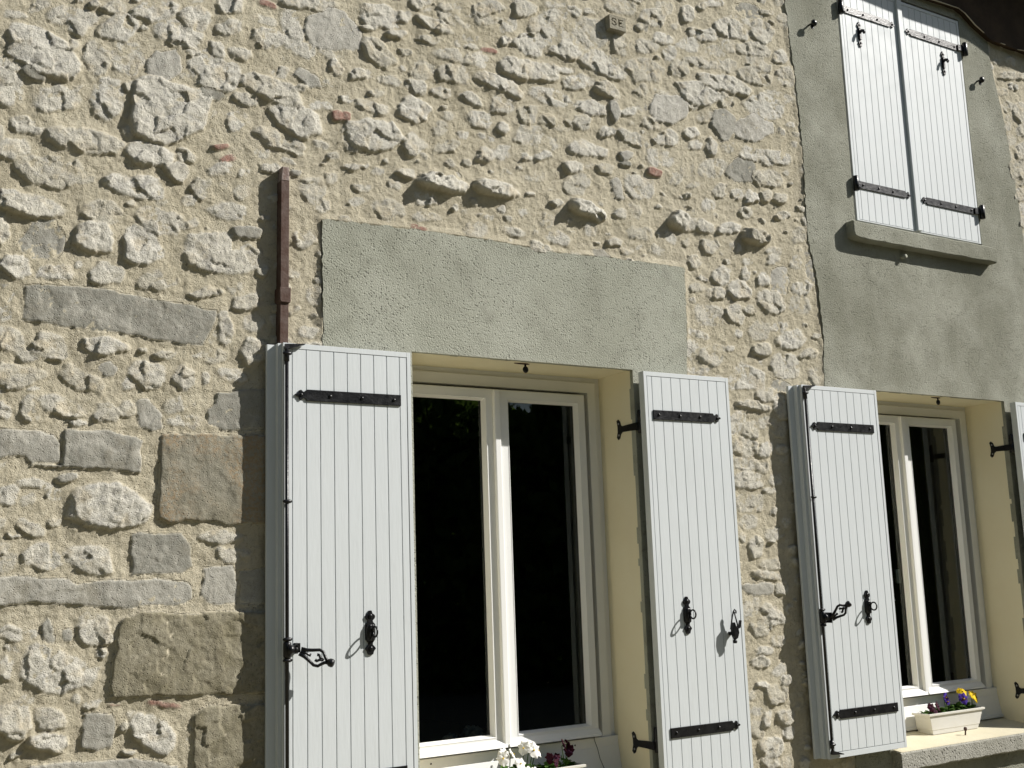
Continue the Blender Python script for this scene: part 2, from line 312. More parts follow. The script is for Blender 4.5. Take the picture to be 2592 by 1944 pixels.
# measured stones of the front: x, z, half-axis vectors, kind and relief
STONES=""".531,3.622,.042,.006,-.001,-.017,w0;.602,3.674,.034,.016,.004,-.019,w0;.723,3.654,.079,.003,-.005,-.039,w0;.737,3.628,.034,.008,.001,-.035,w1;.800,3.726,.021,.005,.000,-.015,w1;.862,3.730,.040,.002,-.004,-.031,w1;.935,3.775,.022,.006,.000,-.007,w1;1.008,3.747,.084,.029,.004,-.039,w1;1.151,3.755,.053,-.013,-.019,-.050,w1;1.286,3.845,.056,.004,-.005,-.033,w1;1.150,3.829,.035,.009,.000,-.007,w0;1.440,3.889,.042,-.001,-.004,-.017,b0;1.606,3.931,.116,.013,-.004,-.027,w1;.875,3.649,.067,.003,-.007,-.052,w1;.965,3.670,.019,.005,.000,-.011,w1;1.094,3.682,.081,-.013,-.015,-.050,w1;1.287,3.753,.045,.011,.000,-.035,w1;1.415,3.815,.055,.003,-.004,-.023,w0;1.541,3.800,.045,.015,.008,-.095,w0;1.437,3.744,.065,.009,-.004,-.046,w1;1.715,3.841,.105,.006,-.015,-.086,s1;1.704,3.753,.066,.015,-.000,-.040,w0;1.592,3.728,.039,.009,-.000,-.033,w0;.620,3.508,.119,-.022,-.022,-.080,w2;.723,3.558,.018,.004,.001,-.023,w1;.803,3.520,.045,.024,.016,-.056,w1;.918,3.542,.059,.002,-.009,-.063,w0;1.042,3.552,.059,.013,.001,-.057,s1;1.240,3.654,.031,-.005,-.010,-.032,w1;1.327,3.655,.042,.002,-.005,-.029,w1;1.158,3.629,.041,.009,.000,-.012,w0;1.223,3.557,.089,-.015,-.020,-.065,w1;1.128,3.522,.026,.005,.000,-.015,w0;.596,3.414,.035,-.007,-.007,-.025,s2;.511,3.366,.053,.000,-.010,-.084,w1;.681,3.344,.080,.024,.005,-.044,w1;.846,3.368,.053,.005,-.005,-.085,w1;.920,3.433,.024,.005,.000,-.018,w2;1.076,3.375,.134,.014,-.008,-.115,w2;1.218,3.470,.040,-.011,-.010,-.024,s1;1.453,3.534,.115,-.024,-.017,-.048,w2;1.605,3.610,.053,-.014,-.014,-.032,s1;1.569,3.567,.026,.005,-.000,-.014,w1;1.490,3.615,.038,.008,-.000,-.022,w0;1.349,3.472,.051,.001,-.005,-.028,w1;1.314,3.378,.048,.009,.000,-.043,w0;1.236,3.394,.023,.005,.000,-.018,w0;1.553,3.424,.101,-.018,-.020,-.057,w2;1.722,3.481,.026,.005,-.000,-.023,b2;1.669,3.510,.059,.012,-.000,-.023,w0;.590,3.225,.061,-.001,-.004,-.034,w1;.544,3.134,.048,.008,.001,-.036,w1;.777,3.197,.122,-.007,-.007,-.046,w2;.679,3.079,.119,.001,-.005,-.056,w1;.929,3.271,.027,.005,.001,-.026,w1;.996,3.189,.076,.002,-.005,-.044,w2;1.124,3.205,.035,-.015,-.014,-.028,w1;1.091,3.147,.041,-.013,-.014,-.034,w2;.949,3.071,.105,-.007,-.008,-.046,w1;1.182,3.096,.038,-.008,-.013,-.041,w1;1.255,3.264,.035,.009,.001,-.012,b2;1.282,3.226,.035,.006,.000,-.015,b1;1.256,3.180,.047,.008,.000,-.027,w1;1.339,3.175,.027,.004,.000,-.018,w1;1.478,3.328,.093,-.018,-.013,-.037,w1;1.447,3.217,.049,.008,.000,-.015,w1;1.339,3.111,.029,-.001,-.006,-.037,w0;.935,3.006,.021,.003,.000,-.016,w1;.609,2.941,.100,.005,-.001,-.033,w2;.536,2.963,.038,.006,.001,-.027,w1;.841,2.953,.077,-.004,-.006,-.042,w1;1.030,2.945,.078,-.007,-.009,-.049,w1;1.141,2.949,.034,.008,.002,-.017,w1;1.287,3.023,.081,-.003,-.005,-.033,w0;1.358,2.949,.053,.002,-.002,-.024,s2;.642,2.837,.064,.008,.002,-.068,s0;.817,2.860,.062,.002,-.003,-.056,w2;.975,2.852,.073,-.011,-.014,-.062,w1;1.270,2.866,.133,.005,-.006,-.077,w1;1.426,3.018,.024,.003,.000,-.015,w1;1.616,3.157,.050,-.001,-.009,-.051,w0;1.700,3.221,.033,.005,-.000,-.025,w0;1.583,2.948,.050,.006,-.000,-.037,w1;.521,2.843,.019,.003,.002,-.048,w1;1.723,3.684,.033,.007,-.000,-.033,w1;1.559,3.330,.031,.000,-.003,-.019,w1;1.043,3.022,.027,.004,.000,-.014,w0;1.143,3.037,.025,.004,.000,-.018,y0;1.654,3.100,.038,-.001,-.005,-.025,w0;.741,3.402,.026,.005,.000,-.009,y0;.528,3.587,.020,.005,.000,-.008,w0;1.919,3.958,.089,.003,-.012,-.053,w1;2.026,3.977,.032,.008,-.001,-.028,w1;2.118,4.052,.062,.010,-.003,-.029,w1;1.862,3.886,.042,.010,-.000,-.012,w2;1.996,3.891,.057,.010,-.002,-.021,w2;2.179,3.976,.087,-.018,-.012,-.025,w2;2.279,4.046,.081,-.001,-.017,-.059,w1;2.338,3.981,.046,.011,-.001,-.043,w0;2.140,3.900,.059,.009,-.002,-.018,w1;2.321,3.913,.068,.007,-.003,-.016,w1;2.437,3.918,.050,.003,-.003,-.015,b1;2.451,4.095,.084,-.000,-.018,-.061,w1;2.545,4.067,.049,.012,-.002,-.044,w0;2.630,4.162,.062,.010,-.006,-.042,w1;2.526,3.982,.030,-.003,-.012,-.030,w1;2.656,3.997,.089,.006,-.011,-.046,w1;2.778,4.115,.106,.017,-.012,-.085,w0;2.995,4.128,.116,.027,-.005,-.086,w0;2.841,4.009,.094,.014,-.006,-.043,w1;2.809,4.225,.060,.015,-.001,-.019,w0;2.912,4.220,.043,.004,-.006,-.024,w1;3.001,4.238,.045,.011,-.001,-.016,w1;3.177,4.321,.086,-.006,-.022,-.050,w0;3.183,4.126,.060,.009,-.010,-.065,w1;3.371,4.297,.076,.010,-.010,-.046,w1;3.301,4.228,.043,.010,-.001,-.020,w1;3.516,4.299,.030,.007,-.002,-.021,w0;3.454,4.374,.059,.015,-.003,-.041,w0;3.333,4.144,.072,.016,-.003,-.040,w1;3.431,4.199,.070,.001,-.012,-.034,w1;3.475,4.136,.049,.011,-.003,-.041,w0;1.909,3.786,.074,-.034,-.027,-.042,w2;2.288,3.856,.119,.003,-.008,-.033,w1;2.388,3.857,.047,.010,-.001,-.043,w1;2.115,3.763,.058,.013,-.001,-.042,w0;2.084,3.680,.044,-.006,-.013,-.035,w1;2.271,3.768,.082,.004,-.010,-.047,w1;2.643,3.873,.154,.014,-.010,-.053,w2;3.057,3.989,.120,-.022,-.027,-.051,w1;3.305,4.012,.113,.016,-.009,-.057,w1;3.519,4.074,.059,.013,-.004,-.049,w1;1.832,3.675,.061,.013,-.000,-.020,w1;1.963,3.676,.062,.002,-.003,-.017,w0;2.486,3.771,.116,-.019,-.014,-.033,w2;2.911,3.874,.096,.027,.002,-.033,w1;2.844,3.909,.052,.011,-.001,-.014,w1;3.086,3.865,.070,-.018,-.021,-.035,w2;2.762,3.769,.115,.005,-.009,-.038,w0;2.965,3.758,.086,.004,-.009,-.035,w1;3.279,3.905,.042,.009,-.002,-.032,w1;3.402,3.922,.048,.010,-.001,-.016,w0;1.893,3.614,.035,.007,-.000,-.020,w1;2.201,3.677,.051,.002,-.004,-.021,w1;2.344,3.678,.055,-.013,-.012,-.025,w1;2.068,3.575,.061,-.015,-.025,-.054,w1;2.499,3.677,.066,.003,-.009,-.040,w1;2.634,3.664,.053,.006,-.006,-.044,w1;1.871,3.543,.079,-.005,-.007,-.024,w1;1.763,3.561,.027,.005,-.000,-.018,w1;1.759,3.485,.023,.004,-.000,-.021,b2;1.890,3.428,.135,.002,-.012,-.064,w2;1.788,3.397,.054,.010,-.001,-.052,w1;2.071,3.414,.046,-.017,-.028,-.048,w1;2.235,3.580,.030,.006,-.001,-.021,w0;2.391,3.589,.064,.002,-.009,-.040,w0;2.189,3.517,.037,.007,-.001,-.031,w0;2.224,3.441,.059,.010,-.001,-.027,w1;2.670,3.563,.110,-.006,-.019,-.059,w0;2.789,3.650,.091,.003,-.007,-.030,w1;2.918,3.674,.046,-.010,-.022,-.041,w1;3.111,3.767,.032,.008,.002,-.049,s2;3.189,3.786,.055,.011,-.001,-.023,w1;3.273,3.810,.037,.007,-.003,-.047,w0;3.444,3.836,.110,.014,-.013,-.073,s2;3.325,3.751,.052,.010,-.002,-.031,w1;3.065,3.657,.049,.009,-.002,-.027,w1;3.217,3.654,.091,-.025,-.017,-.027,w1;3.414,3.690,.075,.003,-.012,-.044,w1;2.946,3.553,.101,-.001,-.011,-.038,w1;2.404,3.431,.044,-.003,-.011,-.035,w1;2.490,3.460,.063,.011,-.001,-.035,w0;2.609,3.466,.036,.006,-.001,-.021,w1;2.699,3.474,.049,.008,-.001,-.022,w1;2.864,3.455,.051,.008,-.001,-.026,w2;3.037,3.480,.053,.009,-.002,-.026,w1;2.950,3.473,.030,.005,-.001,-.015,w0;3.326,3.505,.049,-.003,-.009,-.024,b2;3.166,3.562,.041,.007,-.001,-.023,s2;3.163,3.524,.032,.005,-.001,-.015,s2;3.369,3.581,.078,-.010,-.023,-.047,w0;2.026,3.293,.042,-.000,-.004,-.019,w2;2.190,3.273,.130,-.009,-.012,-.042,w3;2.453,3.287,.124,-.004,-.010,-.037,w3;2.630,3.286,.028,-.000,-.002,-.009,w2;2.934,3.259,.100,-.024,-.020,-.037,w3;2.771,3.268,.041,.006,-.001,-.016,w2;3.103,3.273,.044,.006,-.002,-.026,w1;3.111,3.388,.029,.015,.025,-.047,s1;2.885,3.382,.072,.006,-.008,-.052,w0;3.238,3.423,.081,.001,-.017,-.062,w0;3.457,3.496,.048,.008,-.002,-.031,w0;3.461,3.289,.061,-.010,-.023,-.046,w3;1.787,3.280,.030,.005,-.000,-.016,w1;1.834,3.297,.020,.003,-.000,-.008,w1;1.947,3.124,.071,-.014,-.017,-.045,w0;1.805,3.135,.033,.005,-.000,-.019,w0;2.114,3.115,.063,-.004,-.006,-.023,w0;2.078,3.064,.041,-.005,-.004,-.014,b0;2.348,3.094,.066,-.002,-.007,-.031,w0;2.539,3.113,.061,-.003,-.007,-.024,w0;2.710,3.185,.041,.006,-.002,-.035,w0;2.763,3.115,.063,-.006,-.010,-.029,w0;3.077,3.134,.044,.006,-.001,-.022,w1;3.223,3.197,.073,.010,-.002,-.034,w0;3.146,3.106,.045,.006,-.001,-.022,w0;3.319,3.128,.046,.006,-.002,-.026,w0;2.654,3.381,.057,.009,-.001,-.021,w0;1.826,3.203,.040,.006,-.000,-.019,y0;3.603,4.378,.041,.010,-.004,-.050,w1;3.703,4.440,.036,.009,-.002,-.026,w1;3.784,4.481,.074,.019,-.002,-.021,w0;4.027,4.490,.087,-.011,-.024,-.041,s0;3.626,4.285,.036,.008,-.002,-.023,w1;3.717,4.289,.062,.015,-.003,-.038,w1;3.910,4.377,.122,.003,-.025,-.063,w1;4.105,4.397,.076,.007,-.021,-.068,w1;4.161,4.523,.051,.013,-.002,-.018,w1;3.870,4.275,.064,.015,-.004,-.043,w0;3.600,4.213,.081,.018,-.003,-.041,w0;3.772,4.219,.083,.019,-.003,-.034,w0;4.040,4.289,.116,.007,-.014,-.041,w1;4.226,4.287,.051,.011,-.004,-.040,w1;3.694,4.136,.129,.006,-.013,-.039,w1;3.859,4.156,.053,.012,-.003,-.034,w0;4.066,4.218,.087,-.013,-.022,-.035,w1;4.038,4.144,.114,.000,-.020,-.049,w1;3.820,4.057,.169,-.001,-.019,-.048,w2;3.650,3.965,.139,-.013,-.029,-.059,w2;3.823,3.975,.047,.009,-.004,-.050,w1;4.182,4.064,.117,-.001,-.009,-.022,w0;4.076,3.984,.135,-.002,-.025,-.062,w0;3.595,3.889,.040,.008,-.002,-.020,w1;3.791,3.839,.067,.013,-.007,-.078,s1;4.000,3.853,.121,.009,-.018,-.069,s1;3.672,3.856,.051,.010,-.002,-.029,w0;3.574,3.750,.050,.009,-.002,-.028,w1;4.211,4.028,.034,.007,-.001,-.013,w0;3.709,3.703,.036,.006,-.004,-.045,w1;3.599,3.691,.050,.009,-.002,-.028,w0;3.822,3.723,.052,.009,-.002,-.029,w0;3.965,3.699,.068,-.008,-.020,-.038,w1;4.126,3.718,.117,.004,-.014,-.043,w1;3.883,3.604,.079,-.004,-.026,-.063,s1;3.700,3.590,.091,.015,-.004,-.048,w0;4.072,3.602,.113,.011,-.010,-.051,w1;3.539,3.548,.049,.008,-.003,-.039,w0;3.740,3.482,.061,.009,-.003,-.036,w1;3.852,3.479,.041,.006,-.003,-.032,w1;3.944,3.477,.047,.007,-.004,-.041,w2;4.046,3.500,.038,.006,-.003,-.029,w2;4.143,3.503,.060,.009,-.003,-.029,w2;3.654,3.394,.045,.007,-.003,-.032,w0;3.572,3.475,.049,.008,-.001,-.016,w0;3.905,3.391,.035,-.011,-.023,-.031,w1;4.149,3.410,.055,.008,-.002,-.021,w1;3.519,3.290,.048,.007,-.004,-.046,w1;3.625,3.281,.064,.004,-.006,-.033,w2;3.774,3.290,.075,.005,-.007,-.034,w2;3.946,3.273,.103,.002,-.011,-.041,w3;3.502,3.188,.029,.004,-.002,-.023,w0;3.646,3.184,.054,-.009,-.020,-.039,w1;4.260,3.319,.041,-.006,-.028,-.050,w0;4.077,3.214,.064,.008,-.002,-.020,w0;6.201,4.605,.095,.020,-.005,-.032,w1;6.327,4.621,.065,.014,-.005,-.027,w1;6.102,4.473,.078,.016,-.004,-.026,w0;6.236,4.541,.048,.010,-.004,-.021,w1;6.149,4.392,.063,.012,-.007,-.041,w0;6.285,4.379,.080,.016,-.011,-.063,w1;6.146,4.282,.063,.012,-.009,-.051,w0;6.281,4.267,.064,.012,-.009,-.052,w1;6.118,4.118,.070,.012,-.016,-.092,w0;6.240,4.119,.063,.011,-.011,-.062,w1;6.184,3.971,.109,.018,-.014,-.081,w1;6.173,3.823,.078,.012,-.007,-.040,w1;6.175,3.745,.062,.009,-.007,-.040,w0;6.174,3.657,.062,.009,-.007,-.040,w1;.568,2.724,.050,.001,-.002,-.037,w2;.685,2.719,.059,.007,.001,-.030,w1;.535,2.596,.023,.002,.002,-.063,w0;.857,2.727,.057,.001,-.002,-.042,w1;1.034,2.727,.065,.007,.001,-.039,w1;1.415,2.813,.024,.003,.000,-.027,w1;1.198,2.702,.061,.017,.004,-.019,w2;1.318,2.732,.035,.004,.000,-.026,w0;1.359,2.683,.059,.006,.000,-.035,w1;1.267,2.622,.023,.002,.000,-.017,w0;1.383,2.604,.047,.004,.000,-.029,w0;1.279,2.560,.034,.003,.000,-.046,w1;1.383,2.505,.047,.004,.000,-.052,w1;1.245,2.471,.045,.003,.000,-.028,w0;1.178,2.472,.028,.002,.000,-.017,w0;1.303,2.407,.057,.004,.000,-.028,w0;1.135,2.385,.033,-.017,-.020,-.037,w1;1.207,2.390,.017,.001,.000,-.022,w0;.683,2.457,.047,-.025,-.019,-.040,w1;.553,2.473,.050,-.011,-.008,-.041,w1;.612,2.430,.038,-.001,-.001,-.023,w1;.853,2.475,.076,-.001,-.002,-.030,w2;.980,2.479,.018,.001,.000,-.012,w1;1.058,2.463,.040,.003,.000,-.016,w1;.572,2.360,.089,-.003,-.002,-.041,w1;.785,2.353,.064,-.027,-.014,-.035,w1;.865,2.400,.028,.002,.001,-.027,s1;1.005,2.388,.064,.004,.001,-.049,w1;.943,2.357,.021,.001,.001,-.032,w0;.564,2.316,.014,.001,.000,-.008,w1;.640,2.318,.019,.001,.000,-.010,w0;.628,2.250,.033,.008,.008,-.043,w1;.733,2.260,.077,-.014,-.005,-.031,w1;.868,2.251,.041,.002,.001,-.037,w1;.930,2.264,.034,.002,.001,-.027,w1;1.008,2.241,.042,.018,.020,-.052,s1;1.125,2.290,.060,.003,.000,-.033,w0;1.137,2.228,.060,.003,.000,-.025,w0;.548,2.236,.019,.001,.001,-.025,w1;.774,2.205,.030,.001,.000,-.010,w0;.750,2.030,.028,.008,.004,-.015,s2;.881,1.931,.128,.000,.002,-.070,w2;.650,2.001,.061,.001,.001,-.015,w0;.718,1.971,.029,.000,.001,-.020,w0;.563,1.960,.032,.000,.001,-.030,w0;.628,1.950,.028,.000,.001,-.020,w0;1.233,2.545,.023,.002,.000,-.023,w0;1.484,2.624,.036,.003,.000,-.024,w0;1.594,2.586,.043,-.000,-.002,-.024,w0;1.620,2.733,.031,.003,-.000,-.036,w0;1.539,2.815,.025,.003,-.000,-.024,w0;.641,1.856,.036,-.014,-.007,-.023,w1;.565,1.768,.032,-.001,.002,-.049,w0;.681,1.766,.066,-.001,.002,-.047,w1;.826,1.753,.074,-.002,.001,-.048,w1;1.268,1.824,.072,.003,.001,-.022,w1;1.307,1.764,.059,-.016,-.006,-.023,w1;.852,1.526,.056,-.003,.001,-.047,w1;.703,1.529,.019,-.001,.001,-.037,s1;.765,1.511,.019,-.001,.001,-.025,s1;.588,1.530,.032,-.002,.001,-.029,w1;.639,1.518,.032,-.002,.001,-.019,w0;.750,1.399,.113,-.039,-.015,-.062,w1;.873,1.450,.015,-.001,.000,-.017,w1;.599,1.477,.018,-.001,.001,-.014,w0;.578,1.416,.023,-.002,.001,-.033,w1;.646,1.316,.027,-.002,.000,-.014,w1;.848,1.289,.031,-.003,.000,-.017,w1;.917,1.281,.025,-.002,.000,-.005,b1;1.073,1.266,.067,-.011,-.001,-.012,b1;.602,1.258,.050,-.005,.002,-.056,w2;.717,1.248,.049,-.022,-.011,-.033,w1;.714,1.182,.055,-.015,-.004,-.028,w2;.624,1.151,.018,-.002,.000,-.012,w1;.972,1.249,.030,-.003,.000,-.017,w0;1.049,1.178,.072,-.055,-.028,-.038,w1;.943,1.203,.015,-.001,.000,-.020,w1;.960,1.125,.025,-.003,.000,-.010,w2;1.162,1.162,.010,-.001,.000,-.030,w0;3.543,3.103,.048,.006,-.002,-.031,w1;3.760,3.121,.025,.003,-.001,-.016,w1;3.887,3.137,.041,.005,-.001,-.016,w0;4.073,3.175,.048,.006,-.002,-.024,w0;3.714,3.047,.060,.007,-.004,-.047,w1;3.876,3.073,.031,.003,-.004,-.039,w1;3.988,3.062,.042,.005,-.003,-.036,w1;4.104,3.067,.064,.007,-.006,-.064,s0;4.253,3.042,.077,.008,-.004,-.037,w1;3.561,2.969,.058,.006,-.002,-.023,w0;3.672,2.958,.059,.006,-.003,-.035,w1;3.817,2.981,.072,-.007,-.020,-.047,w2;4.030,2.948,.092,-.003,-.018,-.056,w1;4.233,2.960,.077,.008,-.005,-.049,w0;3.619,2.847,.097,.009,-.004,-.053,w0;3.777,2.862,.060,.006,-.004,-.046,w1;3.880,2.895,.047,-.009,-.013,-.023,w1;3.933,2.799,.077,.007,-.005,-.051,w0;4.069,2.818,.058,.005,-.003,-.028,w0;3.543,2.743,.066,-.014,-.011,-.022,w1;3.799,2.772,.025,.002,-.002,-.023,w0;4.149,2.770,.107,.022,.006,-.046,w1;4.325,2.800,.033,.003,-.002,-.016,w1;3.490,2.665,.042,.003,-.003,-.044,w0;3.622,2.653,.087,.006,-.004,-.045,w1;3.742,2.692,.030,.002,-.001,-.015,w0;3.944,2.700,.057,.004,-.003,-.035,w2;4.260,2.700,.066,.005,-.003,-.024,w1;4.092,2.625,.094,.000,-.014,-.063,w0;3.829,2.555,.110,.007,-.006,-.068,w0;4.061,2.523,.052,-.020,-.024,-.028,s0;3.943,2.478,.061,.003,-.004,-.038,w1;3.857,2.421,.109,-.002,-.005,-.023,w2;4.303,2.600,.044,.003,-.005,-.048,w0;3.530,2.573,.085,.006,-.002,-.022,w0;4.051,2.423,.063,.003,-.005,-.054,w1;3.749,2.327,.059,.002,-.005,-.059,w0;3.836,2.308,.050,.002,-.003,-.037,w1;3.930,2.342,.041,.002,-.003,-.030,w0;3.927,2.207,.056,.002,-.003,-.034,w1;3.789,2.218,.079,.002,-.004,-.044,w1;4.020,2.323,.062,.002,-.005,-.046,w0;3.782,2.144,.079,.002,-.003,-.037,w0;3.889,2.125,.050,.001,-.003,-.030,w1;3.794,2.064,.088,-.004,-.009,-.044,w1;3.929,2.015,.040,.000,-.002,-.018,w1;3.975,2.074,.051,.001,-.003,-.030,w0;3.804,1.955,.098,.000,-.004,-.044,w0;3.776,1.869,.058,-.000,-.003,-.036,w0;3.938,1.803,.060,-.001,-.003,-.033,w1;3.815,1.754,.049,-.001,-.005,-.050,w1;3.905,1.666,.069,-.002,-.003,-.029,w1;3.870,1.617,.089,-.002,-.002,-.021,w1;3.815,1.555,.107,-.004,-.003,-.030,s1;3.964,1.557,.040,-.001,-.004,-.036,w1;3.759,1.466,.057,-.002,-.004,-.049,w0;3.865,1.461,.059,-.003,-.003,-.028,w1;3.809,1.379,.068,-.003,-.004,-.042,w1;3.911,1.424,.059,-.003,-.004,-.042,w1;3.818,1.274,.058,-.004,-.002,-.021,w1;3.794,1.227,.057,-.004,-.002,-.024,w1;3.919,1.310,.049,-.003,-.003,-.028,w0;3.916,1.177,.039,-.003,-.003,-.028,w0;3.951,1.133,.034,-.003,-.003,-.028,w1;3.804,1.123,.048,-.004,-.002,-.017,w1;3.886,1.075,.068,-.005,-.004,-.041,w1;3.808,.972,.023,-.005,-.014,-.039,w2;3.925,.968,.058,-.005,-.003,-.034,w1;3.748,.937,.047,-.004,-.004,-.040,w0;3.825,.848,.076,-.008,-.004,-.044,w1;3.947,.897,.039,-.004,-.003,-.034,w0;3.755,1.011,.047,-.004,-.002,-.020,w0;3.809,.782,.057,-.006,-.002,-.020,w1;3.914,.771,.048,-.005,-.003,-.027,w0"""
BLOCKS=[('s1',[(0.589,2.665),(0.628,2.672),(0.761,2.684),(0.942,2.67),(1.087,2.656),(1.246,2.643),(1.241,2.597),(1.194,2.502),(1.078,2.509),(0.893,2.527),(0.715,2.534),(0.591,2.546)]),('s1',[(1.247,2.341),(1.472,2.374),(1.478,2.343),(1.478,2.239),(1.467,2.213),(1.276,2.203),(1.217,2.217),(1.214,2.273),(1.241,2.296)]),('s1',[(0.509,2.178),(0.644,2.186),(0.702,2.163),(0.723,2.135),(0.728,2.073),(0.634,2.066),(0.609,2.096),(0.513,2.076)]),('s2',[(0.732,2.188),(0.875,2.187),(0.963,2.172),(0.992,2.154),(0.989,2.042),(0.878,2.048),(0.634,2.059),(0.624,2.068),(0.729,2.068),(0.731,2.13)]),('o2',[(1.052,2.178),(1.084,2.185),(1.472,2.193),(1.478,2.159),(1.478,1.944),(1.479,1.866),(1.279,1.864),(1.169,1.881),(1.083,1.868),(1.046,1.889),(1.047,1.995),(1.048,2.102)]),('s1',[(0.954,1.833),(0.985,1.843),(1.132,1.836),(1.159,1.799),(1.168,1.724),(1.144,1.699),(1.039,1.696),(0.962,1.701),(0.953,1.766)]),('s1',[(0.527,1.703),(0.646,1.705),(0.76,1.694),(0.789,1.678),(0.937,1.689),(1.134,1.678),(1.166,1.656),(1.167,1.609),(1.135,1.592),(0.99,1.592),(0.88,1.592),(0.782,1.609),(0.649,1.619),(0.531,1.614)]),('s1',[(1.203,1.718),(1.308,1.724),(1.325,1.694),(1.325,1.592),(1.298,1.587),(1.221,1.591),(1.194,1.629),(1.209,1.676)]),('s0',[(1.335,1.704),(1.467,1.715),(1.473,1.646),(1.47,1.58),(1.334,1.591)]),('l2',[(0.94,1.567),(0.99,1.577),(1.173,1.561),(1.254,1.568),(1.461,1.559),(1.479,1.526),(1.479,1.445),(1.479,1.273),(1.257,1.283),(1.124,1.289),(0.986,1.295),(0.906,1.302),(0.896,1.33),(0.904,1.408),(0.912,1.468),(0.916,1.527)]),('s1',[(0.82,1.263),(0.912,1.257),(0.92,1.239),(0.917,1.142),(0.871,1.139),(0.811,1.153),(0.812,1.215)]),('l2',[(1.225,1.253),(1.467,1.24),(1.479,1.21),(1.479,1.016),(1.479,0.964),(1.18,0.999),(1.174,1.08),(1.177,1.221)]),('s1',[(0.657,1.117),(0.901,1.112),(1.0,1.104),(1.127,1.065),(1.144,0.994),(0.646,1.054)])]

# ================================================================= THE HOUSE
OP1 = (2.03, 3.133, .745, 2.546)     # window openings: x0, x1, z0, z1
OP2 = (4.66, 5.795, .745, 2.543)
OPU = (4.685, 5.745, 3.42, 4.86)
house = empty('stone_house', (3.5, 0, 0), 'cream rubble stone farmhouse front with grey rendered window surrounds', 'house')

def in_poly(X, Z, poly):
    ins = np.zeros(X.shape, bool); n = len(poly)
    for i in range(n):
        x1, z1 = poly[i]; x2, z2 = poly[(i+1) % n]
        c = ((z1 > Z) != (z2 > Z)); xx = (x2-x1)*(Z-z1)/((z2-z1) if abs(z2-z1) > 1e-9 else 1e-9)+x1
        ins ^= c & (X < xx)
    return ins
def poly_sd(X, Z, poly):
    d = np.full(X.shape, 1e9, np.float32); n = len(poly)
    for i in range(n):
        a = np.array(poly[i]); c = np.array(poly[(i+1) % n]); e = c-a; L = e@e+1e-12
        t = np.clip(((X-a[0])*e[0]+(Z-a[1])*e[1])/L, 0, 1); d = np.minimum(d, (X-a[0]-t*e[0])**2+(Z-a[1]-t*e[1])**2)
    d = np.sqrt(d); return np.where(in_poly(X, Z, poly), d, -d)

LINTEL_EDGE = [(1.652, 3.040), (1.90, 3.05), (2.15, 3.054), (2.45, 3.053), (2.737, 3.042), (3.10, 3.055), (3.473, 3.056), (3.468, 2.80), (3.450, 2.56)]
SUR_LEFT = [(4.30, 5.3), (4.285, 4.62), (4.30, 4.4), (4.319, 4.185), (4.331, 3.75), (4.314, 3.32), (4.350, 3.16), (4.365, 3.01), (4.372, 2.8), (4.355, 2.58), (4.36, .45)]
SUR_RIGHT = [(6.20, .45), (6.17, 2.5), (6.155, 3.44), (6.144, 3.76), (6.094, 4.25), (6.01, 4.67), (5.99, 5.3)]

PANEL1 = [(1.655, 2.50)]+LINTEL_EDGE+[(3.45, 1.8), (3.43, .5), (1.93, .5), (1.95, 2.50)]
PANEL2 = SUR_LEFT[::-1]+SUR_RIGHT[::-1]
xs = [-.25]
while xs[-1] < 7.0: xs.append(xs[-1]+.0041+.00037*max(0, xs[-1]))
xs = np.array(xs, np.float32); zs = np.arange(.42, 5.16, .0049, dtype=np.float32)
NX, NZ = len(xs), len(zs)
X, Z = np.meshgrid(xs, zs)
WX = X + fbm(X, Z, 9, 3, 5)*.0105 + fbm(X, Z, 40, 3, 15)*.0034
WZ = Z + fbm(X, Z, 9, 3, 25)*.0105 + fbm(X, Z, 40, 3, 35)*.0034
SX = X + fbm(X, Z, 12, 4, 45)*.0062; SZ = Z + fbm(X, Z, 12, 4, 55)*.0062
ROUGH = fbm(X, Z, 16, 5, 65, .58, True); CRAG = fbm(X, Z, 30, 4, 75, .6); SOFT = fbm(X, Z, 14, 4, 85, .5)
# faceted chips: jittered cells, each with its own small tilt
def facets(X, Z, f, seed):
    r = np.random.default_rng(seed); T = r.random((256, 256, 5)).astype(np.float32); U = X*f; V = Z*f; ui = np.floor(U).astype(int); vi = np.floor(V).astype(int)
    best = np.full(X.shape, 1e9, np.float32); val = np.zeros(X.shape, np.float32)
    for dx in (-1, 0, 1):
        for dz in (-1, 0, 1):
            c = T[(ui+dx) & 255, (vi+dz) & 255]; px = ui+dx+c[..., 0]; pz = vi+dz+c[..., 1]; d = (U-px)**2+(V-pz)**2
            v = c[..., 2]-.5+(U-px)*(c[..., 3]-.5)*1.2+(V-pz)*(c[..., 4]-.5)*1.2
            k = d < best; best = np.where(k, d, best); val = np.where(k, v, val)
    return val
FAC = facets(WX, WZ, 17, 3)*.95+facets(WX, WZ, 44, 8)*.26
H = np.full(X.shape, -1.0, np.float32); MK = np.zeros(X.shape, np.float32); TI = np.zeros_like(MK); SM = np.zeros_like(MK); BR = np.zeros_like(MK); LI = np.zeros_like(MK); BN = np.zeros_like(MK); COV = np.zeros(X.shape, bool)
HEI = {'0': .0032, '1': .0078, '2': .0135, '3': .034}
